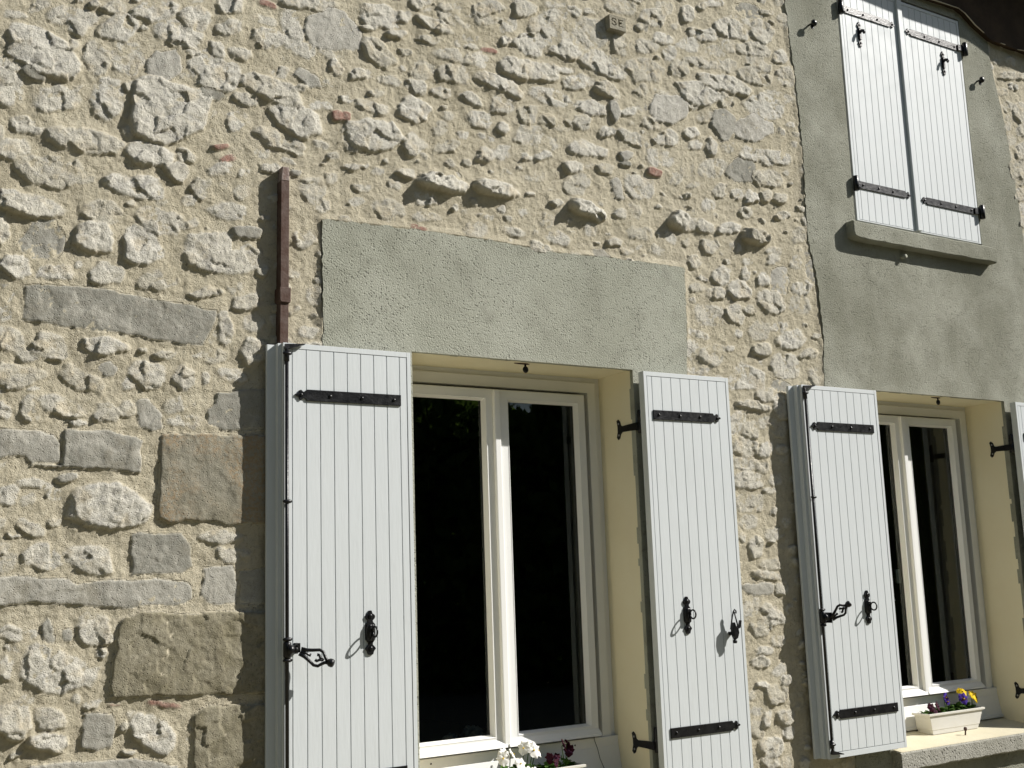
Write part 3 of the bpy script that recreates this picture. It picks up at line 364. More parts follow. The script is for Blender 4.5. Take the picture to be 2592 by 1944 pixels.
def put(sd, sl, kind, hk, rmin, r4, loc=None):
    h = HEI[hk]*(.85+.3*r4[0])
    flat = kind in 'solb'
    e = .008 if flat else min(.015, .42*rmin)
    if hk == '3': e = .014
    sd = sd+CRAG[sl]*.0012
    t = np.clip(sd/e, 0, 1); prof = (1-(1-t)**2.3)**.75
    x0, x1 = loc
    tiltv = np.clip(1+(-.30+.6*(r4[1]-.5))*x0+(.34+.6*(r4[2]-.5))*x1, .25, 1.7)
    if flat: s = h*prof*(1+.12*(tiltv-1)) + prof*(SOFT[sl]*.0016+CRAG[sl]*.0006+FAC[sl]*.0022)
    else: s = h*prof*tiltv + prof*(ROUGH[sl]*.0007+CRAG[sl]*.0013+FAC[sl]*.0098*(1.9 if hk == '3' else 1))*(.65 if hk == '0' else 1)
    if kind == 'l': s = s+prof*(ROUGH[sl]*.0004+FAC[sl]*.0040)
    inside = sd > 0; hh = H[sl]; up_ = inside & (s > hh)
    hh[up_] = s[up_]; m = sstep(t*1.6)
    for A, v in ((MK, m), (TI, r4[3]), (SM, 1.0 if kind in 'sol' else 0.0), (BR, 1.0 if kind == 'b' else 0.0), (LI, 1.0 if kind == 'o' else 0.0), (BN, 1.0 if kind == 'l' else (.55 if kind == 'o' else 0.0))):
        a = A[sl]; a[up_] = v[up_] if isinstance(v, np.ndarray) else v
    COV[sl] |= sd > -.006
def window_of(cx, cz, ex, ez):
    i0, i1 = np.searchsorted(xs, (cx-ex, cx+ex)); j0, j1 = np.searchsorted(zs, (cz-ez, cz+ez)); return (slice(j0, j1), slice(i0, i1))
def ellipse(cx, cz, ax, az, bx, bz, kind, hk):
    ax, az, bx, bz = (q*(1.0 if kind == 'b' or hk == '3' else 1.17) for q in (ax, az, bx, bz))
    ex = abs(ax)+abs(bx)+.03; ez = abs(az)+abs(bz)+.03; sl = window_of(cx, cz, ex, ez)
    if sl[0].stop-sl[0].start < 3 or sl[1].stop-sl[1].start < 3: return
    w = (SX, SZ) if kind == 'b' else (WX, WZ); dx = w[0][sl]-cx; dz = w[1][sl]-cz; D = ax*bz-az*bx
    if abs(D) < 1e-9: return
    u = (dx*bz-dz*bx)/D; v = (ax*dz-az*dx)/D; p = 3.0 if kind in 'sb' else 2.6+.9*rng.random()
    # irregular corner cuts
    r = (np.abs(u)**p+np.abs(v)**p)**(1/p)
    if kind in 'ws' and hk != '3':
        for k in range(5):
            th = rng.random()*6.283; r = np.maximum(r, (u*math.cos(th)+v*math.sin(th))/(.78+.24*rng.random()))
    rmin = min(math.hypot(ax, az), math.hypot(bx, bz)); put((1-r)*rmin, sl, kind, hk, rmin, rng.random(4), (u, v))
for t in STONES.split(';'):
    f = t.split(','); ellipse(*map(float, f[:6]), f[6][0], f[6][1])
for k, pts in BLOCKS:
    px = [p[0] for p in pts]; pz = [p[1] for p in pts]; cx = (min(px)+max(px))/2; cz = (min(pz)+max(pz))/2; ex = (max(px)-min(px))/2; ez = (max(pz)-min(pz))/2
    sl = window_of(cx, cz, ex+.03, ez+.03)
    if sl[0].stop-sl[0].start < 3: continue
    sd = poly_sd(SX[sl], SZ[sl], pts); put(sd, sl, k[0], k[1], min(ex, ez), rng.random(4)*np.array([1, 1, 1, .55]), ((X[sl]-cx)/ex, (Z[sl]-cz)/ez))
# smaller stones packed between and beyond the measured ones
def covered(x, z, rx, rz):
    for q in ((0, 0), (1, 0), (-1, 0), (0, 1), (0, -1), (.7, .7), (-.7, .7), (.7, -.7), (-.7, -.7)):
        i = np.searchsorted(xs, x+q[0]*rx); j = np.searchsorted(zs, z+q[1]*rz)
        if not (0 <= i < NX and 0 <= j < NZ) or COV[j, i]: return True
    return False
for k in range(14000):
    x = -.2+rng.random()*7.15; z = .45+rng.random()*4.65
    if k < 2600: rx = .030+.055*rng.random()
    else: rx = .010+.030*rng.random()
    rz = rx*(.45+.4*rng.random())
    if covered(x, z, rx+.003, rz+.003): continue
    outside = x < .5 or x > 6.35 or z < .62 or (z > 3.7 and x < 1.4) or 1.35 < x < 2.1 or (3.9 < x < 4.2 and z < 2.4)
    if not outside and rng.random() > .93: continue
    a = (rng.random()-.5)*.6; c, s_ = math.cos(a), math.sin(a)
    q = rng.random(); kd = 'b' if q < .004 else ('s' if q < .07 else 'w')
    ellipse(x, z, rx*c, rx*s_, -rz*s_, rz*c, kd, '0' if rng.random() < .62 else '1')
# mortar: trowelled undulation that swells up around the stones
def blur(a, n):
    for ax in (0, 1):
        for _ in range(2):
            c = np.cumsum(np.pad(a, [(n+1, n) if i == ax else (0, 0) for i in (0, 1)], mode='edge'), axis=ax)
            a = (np.take(c, range(2*n+1, c.shape[ax]), axis=ax)-np.take(c, range(0, c.shape[ax]-2*n-1), axis=ax))/(2*n+1)
    return a
HS = np.where(H > -.5, np.minimum(H, .022), 0).astype(np.float64); BL = blur(HS, 7).astype(np.float32)
MOR = BL*.80 + fbm(X, Z, 3.2, 4, 95)*.0052 + fbm(X, Z, 20, 4, 105, .6)*.0030 + fbm(X, Z, 70, 2, 115)*.0012
HH = np.where(H > -.5, np.maximum(H+MOR*.35, MOR), MOR); MK *= (H+MOR*.35 > MOR-.0003+fbm(X, Z, 45, 3, 135)*.0028)
# recess the masonry where the grey render panels lie over it
under = np.zeros(X.shape, bool)
for poly in ([(1.665, .5), (1.665, 3.03), (2.737, 3.03), (3.455, 3.04), (3.44, .5)], [(4.38, .45), (4.38, 2.6), (4.33, 3.3), (4.345, 3.7), (4.31, 4.5), (4.31, 5.2), (5.98, 5.2), (6.0, 4.65), (6.12, 3.7), (6.14, .45)]): under |= in_poly(X, Z, poly)
under &= ~((Z < 2.5) & (X > 1.6) & (X < 1.96)); 
for poly, hh_ in ((PANEL1, .0120), (PANEL2, .0100)):   # mortar feathered up against the edge of the render
    sdp = poly_sd(X, Z, poly); wgt = np.clip(1+sdp/.032, 0, 1)*(sdp < 0)*np.clip(.75+fbm(X, Z, 6, 3, 145)*.8, 0, 1); HH = HH*(1-wgt)+np.maximum(HH, hh_)*wgt
HH = np.where(under, np.minimum(HH, .002), HH)
verts = np.empty((NX*NZ, 3), np.float32); verts[:, 0] = X.ravel()-3.5; verts[:, 1] = -HH.ravel(); verts[:, 2] = Z.ravel()
idx = (np.arange(NZ-1)[:, None]*NX+np.arange(NX-1)[None]).astype(np.int32)
cxm = (X[:-1, :-1]+X[1:, 1:])/2; czm = (Z[:-1, :-1]+Z[1:, 1:])/2; keep = np.ones(idx.shape, bool)
for o in (OP1, OP2, OPU): keep &= ~((cxm > o[0]-.012) & (cxm < o[1]+.012) & (czm > o[2]-.012) & (czm < o[3]+.012))
idx = idx[keep]; quads = np.stack([idx, idx+1, idx+NX+1, idx+NX], 1).astype(np.int32)
me = bpy.data.meshes.new('masonry'); me.vertices.add(len(verts)); me.vertices.foreach_set('co', verts.ravel())
me.loops.add(quads.size); me.loops.foreach_set('vertex_index', quads.ravel()); me.polygons.add(len(quads))
me.polygons.foreach_set('loop_start', np.arange(0, quads.size, 4, dtype=np.int32)); me.update(calc_edges=True)
me.polygons.foreach_set('use_smooth', np.ones(len(quads), bool))
for nm, chans in (('mixa', (MK, TI, SM)), ('mixb', (BR, LI, BN))):
    at = me.attributes.new(nm, 'FLOAT_COLOR', 'POINT'); c = np.ones((NX*NZ, 4), np.float32)
    for i, a in enumerate(chans): c[:, i] = a.ravel()
    at.data.foreach_set('color', c.ravel())
me.materials.append(M['rubble']); me.validate()
mo = bpy.data.objects.new('masonry', me); COL.objects.link(mo); mo.parent = house
# the rest of the front beyond the part in view, and end walls
b = MB()
b.box(-4, -.249, 0, .5, 0, 5.2); b.box(6.99, 11, 0, .5, 0, 5.2); b.box(-.249, 6.99, .02, .5, 0, .43)
b.box(-4, -3.5, .5, 8, 0, 5.2); b.box(10.5, 11, .5, 8, 0, 5.2); b.box(-4, 11, 8, 8.5, 0, 5.2)
b.box(-.249, 6.99, -.004, .02, 0, .425)
b.build('plain_wall', M['rubble'], house)
b = MB()   # wall core behind the stone face, leaving the openings free
b.box(-.24, OP1[0]-.02, .03, .5, .43, 5.2); b.box(OP1[1]+.02, OP2[0]-.02, .03, .5, .43, 3.35); b.box(OP2[1]+.02, 6.98, .03, .5, .43, 5.2)
b.box(OP1[0]-.02, OP1[1]+.02, .03, .5, OP1[3]+.02, 5.2); b.box(OP1[0]-.02, OP1[1]+.02, .03, .5, .43, OP1[2]-.06)
b.box(OP2[0]-.02, OP2[1]+.02, .03, .5, .43, OP2[2]-.06); b.box(OP2[0]-.02, OP2[1]+.02, .03, .5, OP2[3]+.02, 3.4)
b.box(OP1[1]+.02, OPU[0]-.02, .03, .5, 3.35, 5.2); b.box(OPU[0]-.02, OP2[1]+.02, .06, .5, 3.4, 5.2)
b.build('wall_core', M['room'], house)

def rough_line(pts, step=.022, amp=.005, seed=0):
    r = random.Random(seed); out = []
    for (x0, z0), (x1, z1) in zip(pts, pts[1:]):
        n = max(1, int(math.hypot(x1-x0, z1-z0)/step))
        for i in range(n): t = i/n; out.append((x0+(x1-x0)*t+r.uniform(-amp, amp), z0+(z1-z0)*t+r.uniform(-amp, amp)))
    out.append(pts[-1]); return out
def render_panel(name, outer, holes, yf, material, depth=.03):
    """flat coat of render with ragged edges: a filled front plus edge walls"""
    bm = bmesh.new(); org = root_origin(house)
    loops = [outer]+holes; edges = []
    for lp in loops:
        vs = [bm.verts.new((x-org.x, yf, z)) for x, z in lp]; es = [bm.edges.new((vs[i], vs[(i+1) % len(vs)])) for i in range(len(vs))]; edges += es
    bmesh.ops.triangle_fill(bm, edges=edges, use_beauty=True, normal=(0, -1, 0))
    boundary = [e for e in bm.edges if len(e.link_faces) == 1]
    ex = bmesh.ops.extrude_edge_only(bm, edges=boundary); 
    for v in [g_ for g_ in ex['geom'] if isinstance(g_, bmesh.types.BMVert)]: v.co.y += depth
    bmesh.ops.recalc_face_normals(bm, faces=bm.faces)
    me = bpy.data.meshes.new(name); bm.to_mesh(me); bm.free(); me.materials.append(material)
    ob = bpy.data.objects.new(name, me); COL.objects.link(ob); ob.parent = house; return ob
def hole(o, seed):
    x0, x1, z0, z1 = o; return rough_line([(x0, z0), (x0, z1), (x1, z1), (x1, z0), (x0, z0)], .05, .0001, seed)[:-1]
out1 = rough_line([(1.655, 2.50)]+LINTEL_EDGE+[(3.45, 1.8), (3.43, .5), (1.93, .5), (1.95, 2.50), (1.655, 2.50)], .02, .004, 3)[:-1]
render_panel('lintel_render', out1, [hole(OP1, 4)], -.013, M['lintel'])
out2 = rough_line(SUR_LEFT[::-1]+SUR_RIGHT[::-1]+[(6.20, .45), (4.36, .45)], .02, .005, 5)[:-1]
render_panel('surround_render', out2, [hole(OPU, 6), hole(OP2, 7)], -.011, M['surround'])

def reveal(name, o, depth, y0=-.0135, skip_bottom=True):
    x0, x1, z0, z1 = o; b = MB(); t = .018
    y0 = .002; b.box(x0-t, x0, y0+.002, depth, z0-.05, z1+t); b.box(x1, x1+t, y0+.002, depth, z0-.05, z1+t); b.box(x0, x1, y0+.002, depth, z1, z1+t)
    return b.build(name, M['cream'], house, .004)
reveal('window_reveal', OP1, .27); reveal('window_reveal', OP2, .27, -.0115)
b = MB(); x0, x1, z0, z1 = OPU
b.box(x0-.02, x0-.001, -.009, .16, z0, z1+.02); b.box(x1+.001, x1+.02, -.009, .16, z0, z1+.02); b.box(x0-.001, x1+.001, -.009, .16, z1, z1+.02); b.box(x0, x1, .15, .17, z0, z1)
b.build('upper_reveal', M['surround'], house)

def sill(x0, x1, yf, zf, zb, th, yb, name='window_sill'):
    """sloping sill slab with a worn front edge; cream painted top"""
    b = MB(); n = 40; r = random.Random(int(x0*100)); vs = []; fs = []
    for i in range(n+1):
        x = x0+(x1-x0)*i/n; j = r.uniform(-.0025, .0025); k = r.uniform(-.003, .003)
        vs += [(x, yb, zb), (x, yf+.008, zf+.0005), (x, yf+.001+j*.4, zf-.006), (x, yf+j*.3, zf-th+.008+k), (x, yf+.010+j, zf-th+k), (x, yb, zf-th)]
    for i in range(n):
        for a in range(6): c = (a+1) % 6; fs.append((i*6+a, i*6+c, (i+1)*6+c, (i+1)*6+a))
    fs += [tuple(range(6)), tuple(n*6+q for q in range(5, -1, -1))]
    b.add(vs, fs); s = b.build(name, M['sill'], house)
    return s
def sill_skin(x0, x1, yf, zf, zb, yb, parent):
    b = MB(); b.add([(x0, yf+.009, zf+.003), (x1, yf+.009, zf+.003), (x1, yb, zb+.003), (x0, yb, zb+.003), (x0, yf+.009, zf-.002), (x1, yf+.009, zf-.002), (x1, yb, zb-.002), (x0, yb, zb-.002)],
                    [(0, 1, 2, 3), (0, 4, 5, 1), (1, 5, 6, 2), (2, 6, 7, 3), (3, 7, 4, 0), (4, 7, 6, 5)])
    return b.build('sill_top', M['creamtop'], parent)
s = sill(4.615, 6.02, -.070, .742, .788, .085, .29); sill_skin(4.625, 5.795, -.070, .742, .788, .29, s)
s = sill(1.96, 3.33, -.070, .742, .788, .085, .29); sill_skin(1.97, 3.133, -.070, .742, .788, .29, s)
# upper sill: thick cast slab with rounded lower left corner
b = MB(); pts = [(4.605, 3.434), (4.603, 3.375), (4.612, 3.352), (4.645, 3.343)]
pts += [(4.66+i*.06, 3.341+random.uniform(-.003, .003)) for i in range(1, 19)] + [(5.79, 3.340), (5.80, 3.352), (5.80, 3.425)]
pts += [(5.74-i*.10, 3.433+random.uniform(-.002, .002)) for i in range(0, 11)]
b.prism(pts, -.066, .16, cham=.006); b.build('upper_window_sill', M['surround'], house)

# windows: fixed frame, two sashes, raised centre strip, panes
def window(o, dx, seed):
    """dx shifts the measured left-hand window along the wall"""
    x0, x1, z0, z1 = o; w = MB()
    w.ring(x0, x1, .83, z1, .030, .030, .02, .022, .250, .30)                       # outer casing
    w.ring(x0+.030, x1-.030, .84, z1-.022, .045, .045, .08, .050, .236, .30, .004, .003)  # fixed frame
    w.box(x0, x1, .225, .30, .80, .945); 
    w.add([(x0, .224, .905), (x1, .224, .905), (x1, .205, .800), (x0, .205, .800), (x0, .30, .905), (x1, .30, .905), (x1, .30, .80), (x0, .30, .80)], [(0, 1, 2, 3), (4, 5, 1, 0), (3, 2, 6, 7), (7, 6, 5, 4), (0, 3, 7, 4), (1, 5, 6, 2)])
    w.box(x0, x1, .198, .30, .786, .801)
    win = w.build('window', M['pvc'], house, .0015)
    xl0, xm, xr1 = 2.083+dx, 2.547+dx, 3.024+dx; gz0, gz1 = .9965, 2.421; sz0, sz1 = .957, 2.460
    for k, (a, c, gl, gr) in enumerate(((xl0, xm-.003, 2.125+dx, 2.4995+dx), (xm+.003, xr1, 2.608+dx, 2.987+dx))):
        s_ = MB(); s_.ring(a, c, sz0, sz1, gl-a, c-gr, gz0-sz0, sz1-gz1, .214, .262, .0, .003)
        s_.ring(gl-.0005, gr+.0005, gz0-.0005, gz1+.0005, .003, .003, .003, .003, .2125, .243, .009)
        # drip moulding along the foot of the sash
        s_.prism([(.214, sz0+.030), (.192, sz0+.010), (.188, sz0), (.214, sz0)][::-1], a+.002, c-.002, 'yz')
        sash = s_.build('sash', M['pvc'], win, .001)
        q = MB(); q.add([(gl-.004, .246, gz0-.004), (gr+.004, .246, gz0-.004), (gr+.004, .246, gz1+.004), (gl-.004, .246, gz1+.004)], [(0, 1, 2, 3)])
        p_ = q.build('pane', M['glass'], win, recalc=False)
        q = MB(); q.ring(gl-.001, gr+.001, gz0-.001, gz1+.001, .0125, .0125, .0125, .0125, .2435, .2455); q.build('pane_seal', M['seal'], win)
    a = MB(); a.box(xm-.016, xm+.014, .196, .216, sz0+.004, sz1-.004); a.build('centre_strip', M['pvc'], win, .004)
    if seed == 2:
        h = MB(); h.tube([(5.100, .268, 1.59), (5.098, .30, 1.575), (5.094, .315, 1.53), (5.094, .312, 1.48), (5.098, .300, 1.45)], [.009, .011, .011, .010, .007]); h.box(5.085, 5.115, .262, .272, 1.545, 1.62); h.build('handle', M['pvc'], win)
    if seed == 1:
        for zz in (2.33,):
            h = MB(); h.box(2.083, 2.103, .206, .216, zz-.022, zz+.022); h.lathe((2.108, .204, zz-.045), (0, 0, 1), [(0, .005), (.09, .005)], 8); h.build('hinge', M['steel'], win, .001)
        d = MB(); d.box(2.185, 2.208, .2125, .2145, .972, .981); d.build('maker_plate', M['rustpale'], win)
        for hx in (2.20, 2.90): d = MB(); d.lathe((hx, .2245, .925), (0, -1, 0), [(0, .004), (.001, .004)], 10); d.build('drain_hole', M['seal'], win)
    return win
window(OP1, 0.0, 1); window(OP2, 2.628, 2)
# dim rooms behind
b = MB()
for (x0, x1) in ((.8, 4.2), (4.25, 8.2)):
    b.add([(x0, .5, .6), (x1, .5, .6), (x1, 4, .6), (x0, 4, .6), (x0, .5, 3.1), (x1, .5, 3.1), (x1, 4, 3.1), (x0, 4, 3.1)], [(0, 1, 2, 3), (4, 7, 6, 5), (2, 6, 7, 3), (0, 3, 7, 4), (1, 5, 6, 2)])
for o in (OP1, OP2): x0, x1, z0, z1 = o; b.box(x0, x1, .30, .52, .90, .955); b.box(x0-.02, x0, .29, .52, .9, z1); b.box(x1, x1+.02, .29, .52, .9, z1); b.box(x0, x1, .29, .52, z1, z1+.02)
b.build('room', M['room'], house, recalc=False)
def curtain(x0, x1, y, z0, z1, amp, n):
    b = MB(); b.smooth = True; m = n*8; vs = []; r = random.Random(3)
    ph = [y+amp*math.sin(2*math.pi*i/8+.6*math.sin(i*.21))*(.6+.6*r.random()) for i in range(m+1)]
    for z in (z0, z1): vs += [(x0+(x1-x0)*i/m, ph[i], z) for i in range(m+1)]
    b.add(vs, [(i, i+1, m+2+i, m+1+i) for i in range(m)]); return b
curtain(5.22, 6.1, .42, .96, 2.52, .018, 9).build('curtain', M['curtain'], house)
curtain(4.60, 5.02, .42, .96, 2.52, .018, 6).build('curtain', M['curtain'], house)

# carved block set in the upper masonry
S_ = ["01111110", "11000011", "11000000", "01111100", "00001110", "00000011", "11000011", "01111110"]
E_ = ["11111111", "11000000", "11000000", "11111100", "11111000", "11000000", "11000000", "11111111"]
b = MB(); gx, gz, c = 26, 15, .0036; bx, bz, yf = 3.086, 4.165, -.038
def hgt(i, j):
    i2, j2 = i-3, 11-j
    if 0 <= j2 < 8:
        if 0 <= i2 < 8 and S_[j2][i2] == '1': return .009
        if 11 <= i2 < 19 and E_[j2][i2-11] == '1': return .009
    return 0
for i in range(gx):
    for j in range(gz):
        d = hgt(i, j); x, z = bx+i*c, bz+j*c*1.25; zz = c*1.25
        b.add([(x, yf+d, z), (x+c, yf+d, z), (x+c, yf+d, z+zz), (x, yf+d, z+zz)], [(0, 1, 2, 3)])
        for (ii, jj, e) in ((i+1, j, ((x+c, z), (x+c, z+zz))), (i, j+1, ((x, z+zz), (x+c, z+zz)))):
            if ii < gx and jj < gz and hgt(ii, jj) != d:
                d2 = hgt(ii, jj); (p, q), (r_, s_) = e; b.add([(p, yf+d, q), (r_, yf+d, s_), (r_, yf+d2, s_), (p, yf+d2, q)], [(0, 1, 2, 3)])
X1, Z1 = bx+gx*c, bz+gz*c*1.25
b.add([(bx, yf, bz), (X1, yf, bz), (X1, yf, Z1), (bx, yf, Z1), (bx-.004, .01, bz-.004), (X1+.004, .01, bz-.004), (X1+.004, .01, Z1), (bx-.004, .01, Z1)], [(0, 4, 5, 1), (1, 5, 6, 2), (2, 6, 7, 3), (3, 7, 4, 0)])
cs = b.build('carved_stone', M['rubble'], house, recalc=False)
for nm, cc in (('mixa', (1, .1, .5, 1)), ('mixb', (0, 0, .55, 1))):
    at = cs.data.attributes.new(nm, 'FLOAT_COLOR', 'POINT'); at.data.foreach_set('color', list(cc)*len(cs.data.vertices))

# eaves: dark wall plate with pale strips for a sunlit sliver; gutter and roof edge are unseen slabs added to cast the shade
def persp(x, z, y): k = (4+y)/3.935; return (x*k, 1.65+(z-1.65)*k)
line = [(3.6, 4.97), (4.2, 4.93), (4.8, 4.905), (5.2, 4.895), (5.441, 4.885), (5.562, 4.888), (5.677, 4.889), (5.736, 4.871), (5.824, 4.816), (5.90, 4.785), (5.972, 4.757), (6.052, 4.755), (6.144, 4.753), (6.218, 4.751), (6.29, 4.757), (6.5, 4.74), (7.2, 4.72), (8.5, 4.70)]
PY = -.045
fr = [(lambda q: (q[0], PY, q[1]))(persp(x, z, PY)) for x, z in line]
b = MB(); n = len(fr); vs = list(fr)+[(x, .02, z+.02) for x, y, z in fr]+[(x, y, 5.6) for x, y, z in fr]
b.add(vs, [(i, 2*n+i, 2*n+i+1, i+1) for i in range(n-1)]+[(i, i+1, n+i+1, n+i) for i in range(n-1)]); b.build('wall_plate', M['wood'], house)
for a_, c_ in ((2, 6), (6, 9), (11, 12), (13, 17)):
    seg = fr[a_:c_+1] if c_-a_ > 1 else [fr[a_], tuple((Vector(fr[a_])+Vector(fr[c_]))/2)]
    b2 = MB(); b2.tube([(x+(.004 if k == 0 else 0), y-.003, z+.002) for k, (x, y, z) in enumerate(seg)], [.0028+.0012*((k*7) % 3)/2 for k in range(len(seg))], 6); b2.build('lit_sliver_strip', M['lip'], house)  # pale strips put in where slivers of sunlight fall
p = .40
def caster(name, low, high, p_, back):
    """unseen slab added to throw shade; low and high are its edges projected back to the wall along the sun"""
    lo = [(x+1.75*(p_+y), -p_, z+1.48*(p_+y)) for x, y, z in low]; hi = [(x+1.75*(p_+y), -p_, z+1.48*(p_+y)) for x, y, z in high]; m = len(lo); q = len(hi)
    b = MB()
    if back is None:
        o = [(v[0], v[2]) for v in lo]+[(v[0], v[2]) for v in hi[::-1]]; bm = bmesh.new(); org = root_origin(house)
        vv = [bm.verts.new((x-org.x, -p_, z)) for x, z in o]; ee = [bm.edges.new((vv[i], vv[(i+1) % len(vv)])) for i in range(len(vv))]
        bmesh.ops.triangle_fill(bm, edges=ee, use_beauty=True); ge = bmesh.ops.extrude_face_region(bm, geom=bm.faces[:])
        for v in [g_ for g_ in ge['geom'] if isinstance(g_, bmesh.types.BMVert)]: v.co.y += .022
        bmesh.ops.recalc_face_normals(bm, faces=bm.faces); me = bpy.data.meshes.new(name); bm.to_mesh(me); bm.free(); me.materials.append(M['steel']); ob = bpy.data.objects.new(name, me); COL.objects.link(ob); ob.parent = house; return
    vs = lo+[(x, y+.03, z) for x, y, z in lo]+[(x, y, z+.10) for x, y, z in lo]+[(x-.4, .6, z+.55) for x, y, z in lo]
    b.add(vs, [(i, i+1, m+i+1, m+i) for i in range(m-1)]+[(i, 2*m+i, 2*m+i+1, i+1) for i in range(m-1)]+[(2*m+i, 3*m+i, 3*m+i+1, 2*m+i+1) for i in range(m-1)]+[(m+i, m+i+1, 3*m+i+1, 3*m+i) for i in range(m-1)])
    b.build(name, M['wood'], house)
shade = [(3.6, 4.83), (4.3, 4.80), (4.871, 4.772), (5.264, 4.752), (5.693, 4.750), (5.80, 4.745), (5.90, 4.722), (6.019, 4.683), (6.14, 4.668), (6.37, 4.668), (7.2, 4.655), (8.5, 4.63)]
caster('shade_slab', [(x, -.012, z) for x, z in shade], [(x, y, z-.006) for x, y, z in fr], .38, None)  # unseen slab added so its shadow fills the band below the sliver
caster('eave_caster', [(x, y, z+.010) for x, y, z in fr], [], .46, True)  # unseen roof edge, its curve shaped to shade the plate above the sliver

# ================================================================= SHUTTERS
def boards(b, xa, xc, g0, pitch, z0, z1, yf, t, gw=.0034, gd=.0045):
    """tongue-and-groove field between xa and xc with V grooves from g0 every pitch"""
    gs = []; x = g0
    while x < xc-.012:
        if x > xa+.008: gs.append(x)
        x += pitch
    prof = [(xa, yf)]
    for g_ in gs: prof += [(g_-gw/2, yf), (g_-gw*.22, yf+gd), (g_+gw*.22, yf+gd), (g_+gw/2, yf)]
    prof.append((xc, yf)); m = len(prof); vs = [(x, y, z0) for x, y in prof]+[(x, y, z1) for x, y in prof]+[(xa, yf+t, z0), (xc, yf+t, z0), (xa, yf+t, z1), (xc, yf+t, z1)]
    fs = [(i, i+1, m+i+1, m+i) for i in range(m-1)]+[(2*m, 2*m+2, 2*m+3, 2*m+1), (0, m, 2*m+2, 2*m), (m-1, 2*m+1, 2*m+3, 2*m-1)]
    fs += [tuple(range(m-1, -1, -1))+(2*m, 2*m+1), tuple(range(m, 2*m))+(2*m+3, 2*m+2)]
    b.add(vs, fs)
def frame_boards(b, x0, x1, z0, z1, yf, t, g0, pitch, wl, wr, wb, wt, gap=.0032):
    # border members mitred flush, then the board field a hair lower and a shadow gap all round
    b.box(x0, x0+wl, yf, yf+t, z0, z1); b.box(x1-wr, x1, yf, yf+t, z0, z1)
    b.box(x0+wl+.0002, x1-wr-.0002, yf+.0004, yf+t-.0004, z1-wt, z1-.0004); b.box(x0+wl+.0002, x1-wr-.0002, yf+.0004, yf+t-.0004, z0+.0004, z0+wb)
    boards(b, x0+wl+gap, x1-wr-gap, g0, pitch, z0+wb+gap*.8, z1-wt-gap*.8, yf+.0008, t-.002)
    b.box(x0+wl-.001, x1-wr+.001, yf+.009, yf+t-.003, z0+wb-.001, z1-wt+.001)
def strap_poly(xs_, xt, z, h, d):
    """xs_ square end, xt fleur tip; d = +1 when the tip is to the right"""
    u = [(.048, 0), (.045, .004), (.034, .007), (.031, .017), (.024, .019), (.016, .012), (.007, .013), (.004, .019), (0, h/2)]
    L = abs(xt-xs_)-.048; pts = [(L+a, v) for a, v in u]+[(0, h/2), (0, -h/2)]+[(L+a, -v) for a, v in u[::-1][:-1]]
    pts = [(xs_+d*a, z+v) for a, v in pts]
    A = sum(pts[i-1][0]*pts[i][1]-pts[i][0]*pts[i-1][1] for i in range(len(pts)))
    return pts if A > 0 else pts[::-1]
def strap(parent, xs_, xt, z, yf, bolts, h=.042, name='strap', knuckle=None):
    d = 1 if xt > xs_ else -1; b = MB(); b.prism(strap_poly(xs_, xt, z, h, d), yf-.0055, yf+.0015, cham=.001)
    if knuckle is not None:
        kx, ky = knuckle; b.box(min(xs_-d*.001, kx), max(xs_-d*.001, kx), yf-.013, yf-.007, z-h/2+.003, z+h/2-.003); b.box(min(xs_+d*.002, xs_-d*.014), max(xs_+d*.002, xs_-d*.014), yf-.0125, yf-.002, z-h/2+.003, z+h/2-.003)
        b.lathe((kx, ky, z-h/2-.002), (0, 0, 1), [(-.021, .012), (-.019, .0150), (h+.018, .0150), (h+.020, .012)], 14)
    s = b.build(name, M['iron'], parent)
    L = abs(xt-xs_)
    for f in bolts: k = MB(); x = xs_+d*f*L; k.lathe((x, yf-.005, z), (0, -1, 0), [(0, .0068), (.003, .0062), (.0055, .0035), (.006, .0005)], 10); k.build('bolt_head', M['iron'], s)
    return s
